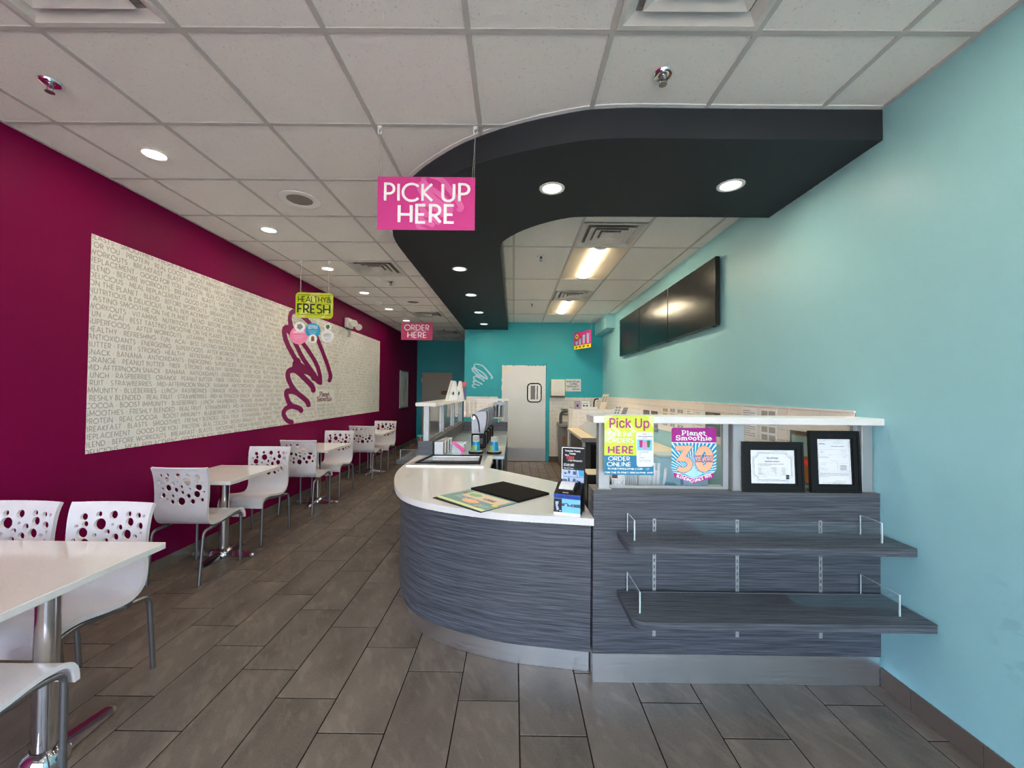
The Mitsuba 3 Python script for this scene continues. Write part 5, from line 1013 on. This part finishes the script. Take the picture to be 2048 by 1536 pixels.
t, P = hang('fresh_sign', 'lime green hanging HEALTHY & FRESH sign with rounded corners', (-2.578, 4.72, 2.374), (.444, 0, -.012), .444, .302, 'mat_lime', [(-2.53, 4.73), (-2.19, 4.73)], [(.055, .290), (.39, .290)])
obj('pale_streaks', P.lift(unary_union([Polygon([(.03, .0), (.1, .0), (.3, .30), (.18, .30)]), Polygon([(.3, .0), (.33, .0), (.44, .14), (.44, .2)])]).intersection(rrect(.004, .004, .44, .298, .042)), .0006), 'mat_lime_light', t)
obj('lettering', P.lift(unary_union([caps_fit('HEALTHY&', .028, .418, .188, .066, .13, .1), caps_fit('FRESH', .022, .412, .062, .098, .15, .12)] + [sbox(.025, y, .42, y + .004) for y in (.27, .166, .040)]), .0012), 'mat_ink', t)
for x in (.055, .39): obj('cord', tube([tuple(P.O + P.U * x + P.V * .29), (P.O[0] + x - .0 - .01 * (x > .2), 4.73, ZC - .04)], .002, 5), 'mat_print_white', t)
ds = [('pink round tag with a white chia picture hanging under the lime sign', -2.530, 2.165, .107, 'mat_rose', .011, .10, .06, 'mat_print_white', 'mat_grey_print', 'CHIA SEEDS'), ('blue round tag with a peanut butter jar hanging under the lime sign', -2.363, 2.222, .088, 'mat_blue', .0, -.098, .052, 'mat_print_white', 'mat_brown', 'PEANUT'), ('white round tag with a green leaf hanging under the lime sign', -2.190, 2.155, .073, 'mat_paper', .004, .108, .044, 'mat_paper', 'mat_green', 'LEAFY')]
for n, (l, x, z, r, m, ox, oz, r2, m2, m3_, txt) in enumerate(ds):
    t = thing('ingredient_tag', l, 'hanging tag', 'round tags under the lime sign'); P = Plane((x, 4.716 - .004 * n, z))
    obj('disc', P.slab(ell(0, 0, r, r).difference(ell(ox, oz, r2, r2)) if n else ell(0, 0, r, r), -.002, 0), m, t); obj('inset', P.slab(ell(ox, oz, r2, r2), -.0015, .001), m2, t)
    if n == 0: art = unary_union([ell(ox + .026 * math.cos(a) * (1 - .4 * (i % 2)), oz + .026 * math.sin(a) * (1 - .4 * (i % 2)), .012, .012) for i, a in enumerate(np.arange(0, 6.2, .6))])
    elif n == 1: art = unary_union([rrect(ox - .018, oz - .028, ox + .018, oz + .02, .004), sbox(ox - .015, oz + .02, ox + .015, oz + .03)])
    else: art = Polygon(arc(ox, oz + .004, .024, .024, -20, 200, 10) + [(ox, oz - .03)])
    obj('picture', P.lift(art, .0016), m3_, t); ink = 'mat_print_white' if n < 2 else 'mat_grey_print'
    zt = r * .25 if n == 0 else (r * .5 if n == 1 else r * .25); L2 = [caps_fit(txt, -r * .62, r * .62, zt, r * .22, .2)] + ([caps_fit('BUTTER', -r * .6, r * .6, zt - r * .28, r * .22, .2)] if n == 1 else [caps_fit('GREENS', -r * .6, r * .6, zt - r * .28, r * .22, .2)] if n == 2 else [])
    L2 += [sbox(-r * (.6 - .12 * i), zt - r * (.34 + .2 * i + .2 * (n > 0)), r * (.6 - .12 * i), zt - r * (.30 + .2 * i + .2 * (n > 0))) for i in range(3)]
    obj('lettering', P.lift(unary_union(L2), .0012), ink, t)
    obj('cord', tube([(x, 4.717 - .004 * n, z + (r if n == 1 else oz + r2) - .003), (x, 4.721, 2.372)], .0011, 5), 'mat_paper_grey', t)
U_ = np.array([1.543 - 1.278, 8.1 - 8.62, 0]); t, P = hang('drink_sign', 'small angled magenta and yellow drinks sign hanging in the kitchen', (1.281, 8.62, 2.432), U_, .58, .36, 'mat_hot_pink', [(1.255, 8.684), (1.56, 8.09)], [(.02, .35), (.56, .35)])
obj('yellow_band', P.lift(sbox(.0, .0, .58, .08), .0006), 'mat_yellow', t); obj('yellow_badge', P.lift(ell(.1, .27, .055, .05), .0006), 'mat_yellow', t)
for x, h, d in ((.09, .08, 0), (.21, .12, 0), (.34, .18, .01), (.48, .2, .01)): obj('cup_picture', P.lift(Polygon([(x - .035, .09 + d), (x + .035, .09 + d), (x + .045, .09 + h + d), (x - .045, .09 + h + d)]), .0006), 'mat_haze', t)
for bx_ in [sbox(x - .03, .03, x + .03, .055) for x in (.09, .21, .34, .48)] + [sbox(.08, .25, .12, .29)]: obj('price', P.lift(bx_, .0010), 'mat_ink', t)
t = thing('emergency_light', 'white emergency light with tilted lamp head on the magenta wall above the mural', 'emergency light')
obj('case', box(XL + .001, XL + .075, 6.98, 7.22, 2.62, 2.79, .012), 'mat_white', t); obj('mount', box(XL + .001, XL + .03, 7.05, 7.15, 2.60, 2.62), 'mat_dark_grey', t)
for n, y in enumerate((7.1, 7.3)):
    m = lathe([(.0, .06), (.055, .055), (.06, .045), (.035, -.02), (.0, -.03)], n=22); m.apply_transform(trimesh.transformations.rotation_matrix(math.radians(110 if n else 90), (.9, .35, 0))); m.apply_translation((XL + .13, y, 2.70 - .02 * n)); obj('lamp_head', m, 'mat_white', t, 40)
obj('lamp_arm', cat(cyl((XL + .07, 7.1, 2.70), (XL + .12, 7.1, 2.70), .01, 10), cyl((XL + .05, 7.2, 2.69), (XL + .12, 7.3, 2.68), .01, 10)), 'mat_white', t, 40)
t = thing('framed_poster', 'tall framed pale poster on the magenta wall near the hall', 'framed poster'); P = Plane((XL, 10.43, 1.065), (0, 1, 0))
obj('frame', P.slab(sbox(0, 0, .77, .985).difference(sbox(.03, .03, .74, .955)), .0005, .03), 'mat_alu', t); obj('print', P.slab(sbox(.02, .02, .75, .965), .0005, .02), 'mat_paper', t); obj('print_art', P.lift(unary_union([ell(.5, .6, .12, .22), ell(.35, .3, .12, .2), sbox(.2, .4, .24, .6)]), .0205), 'mat_sand', t)
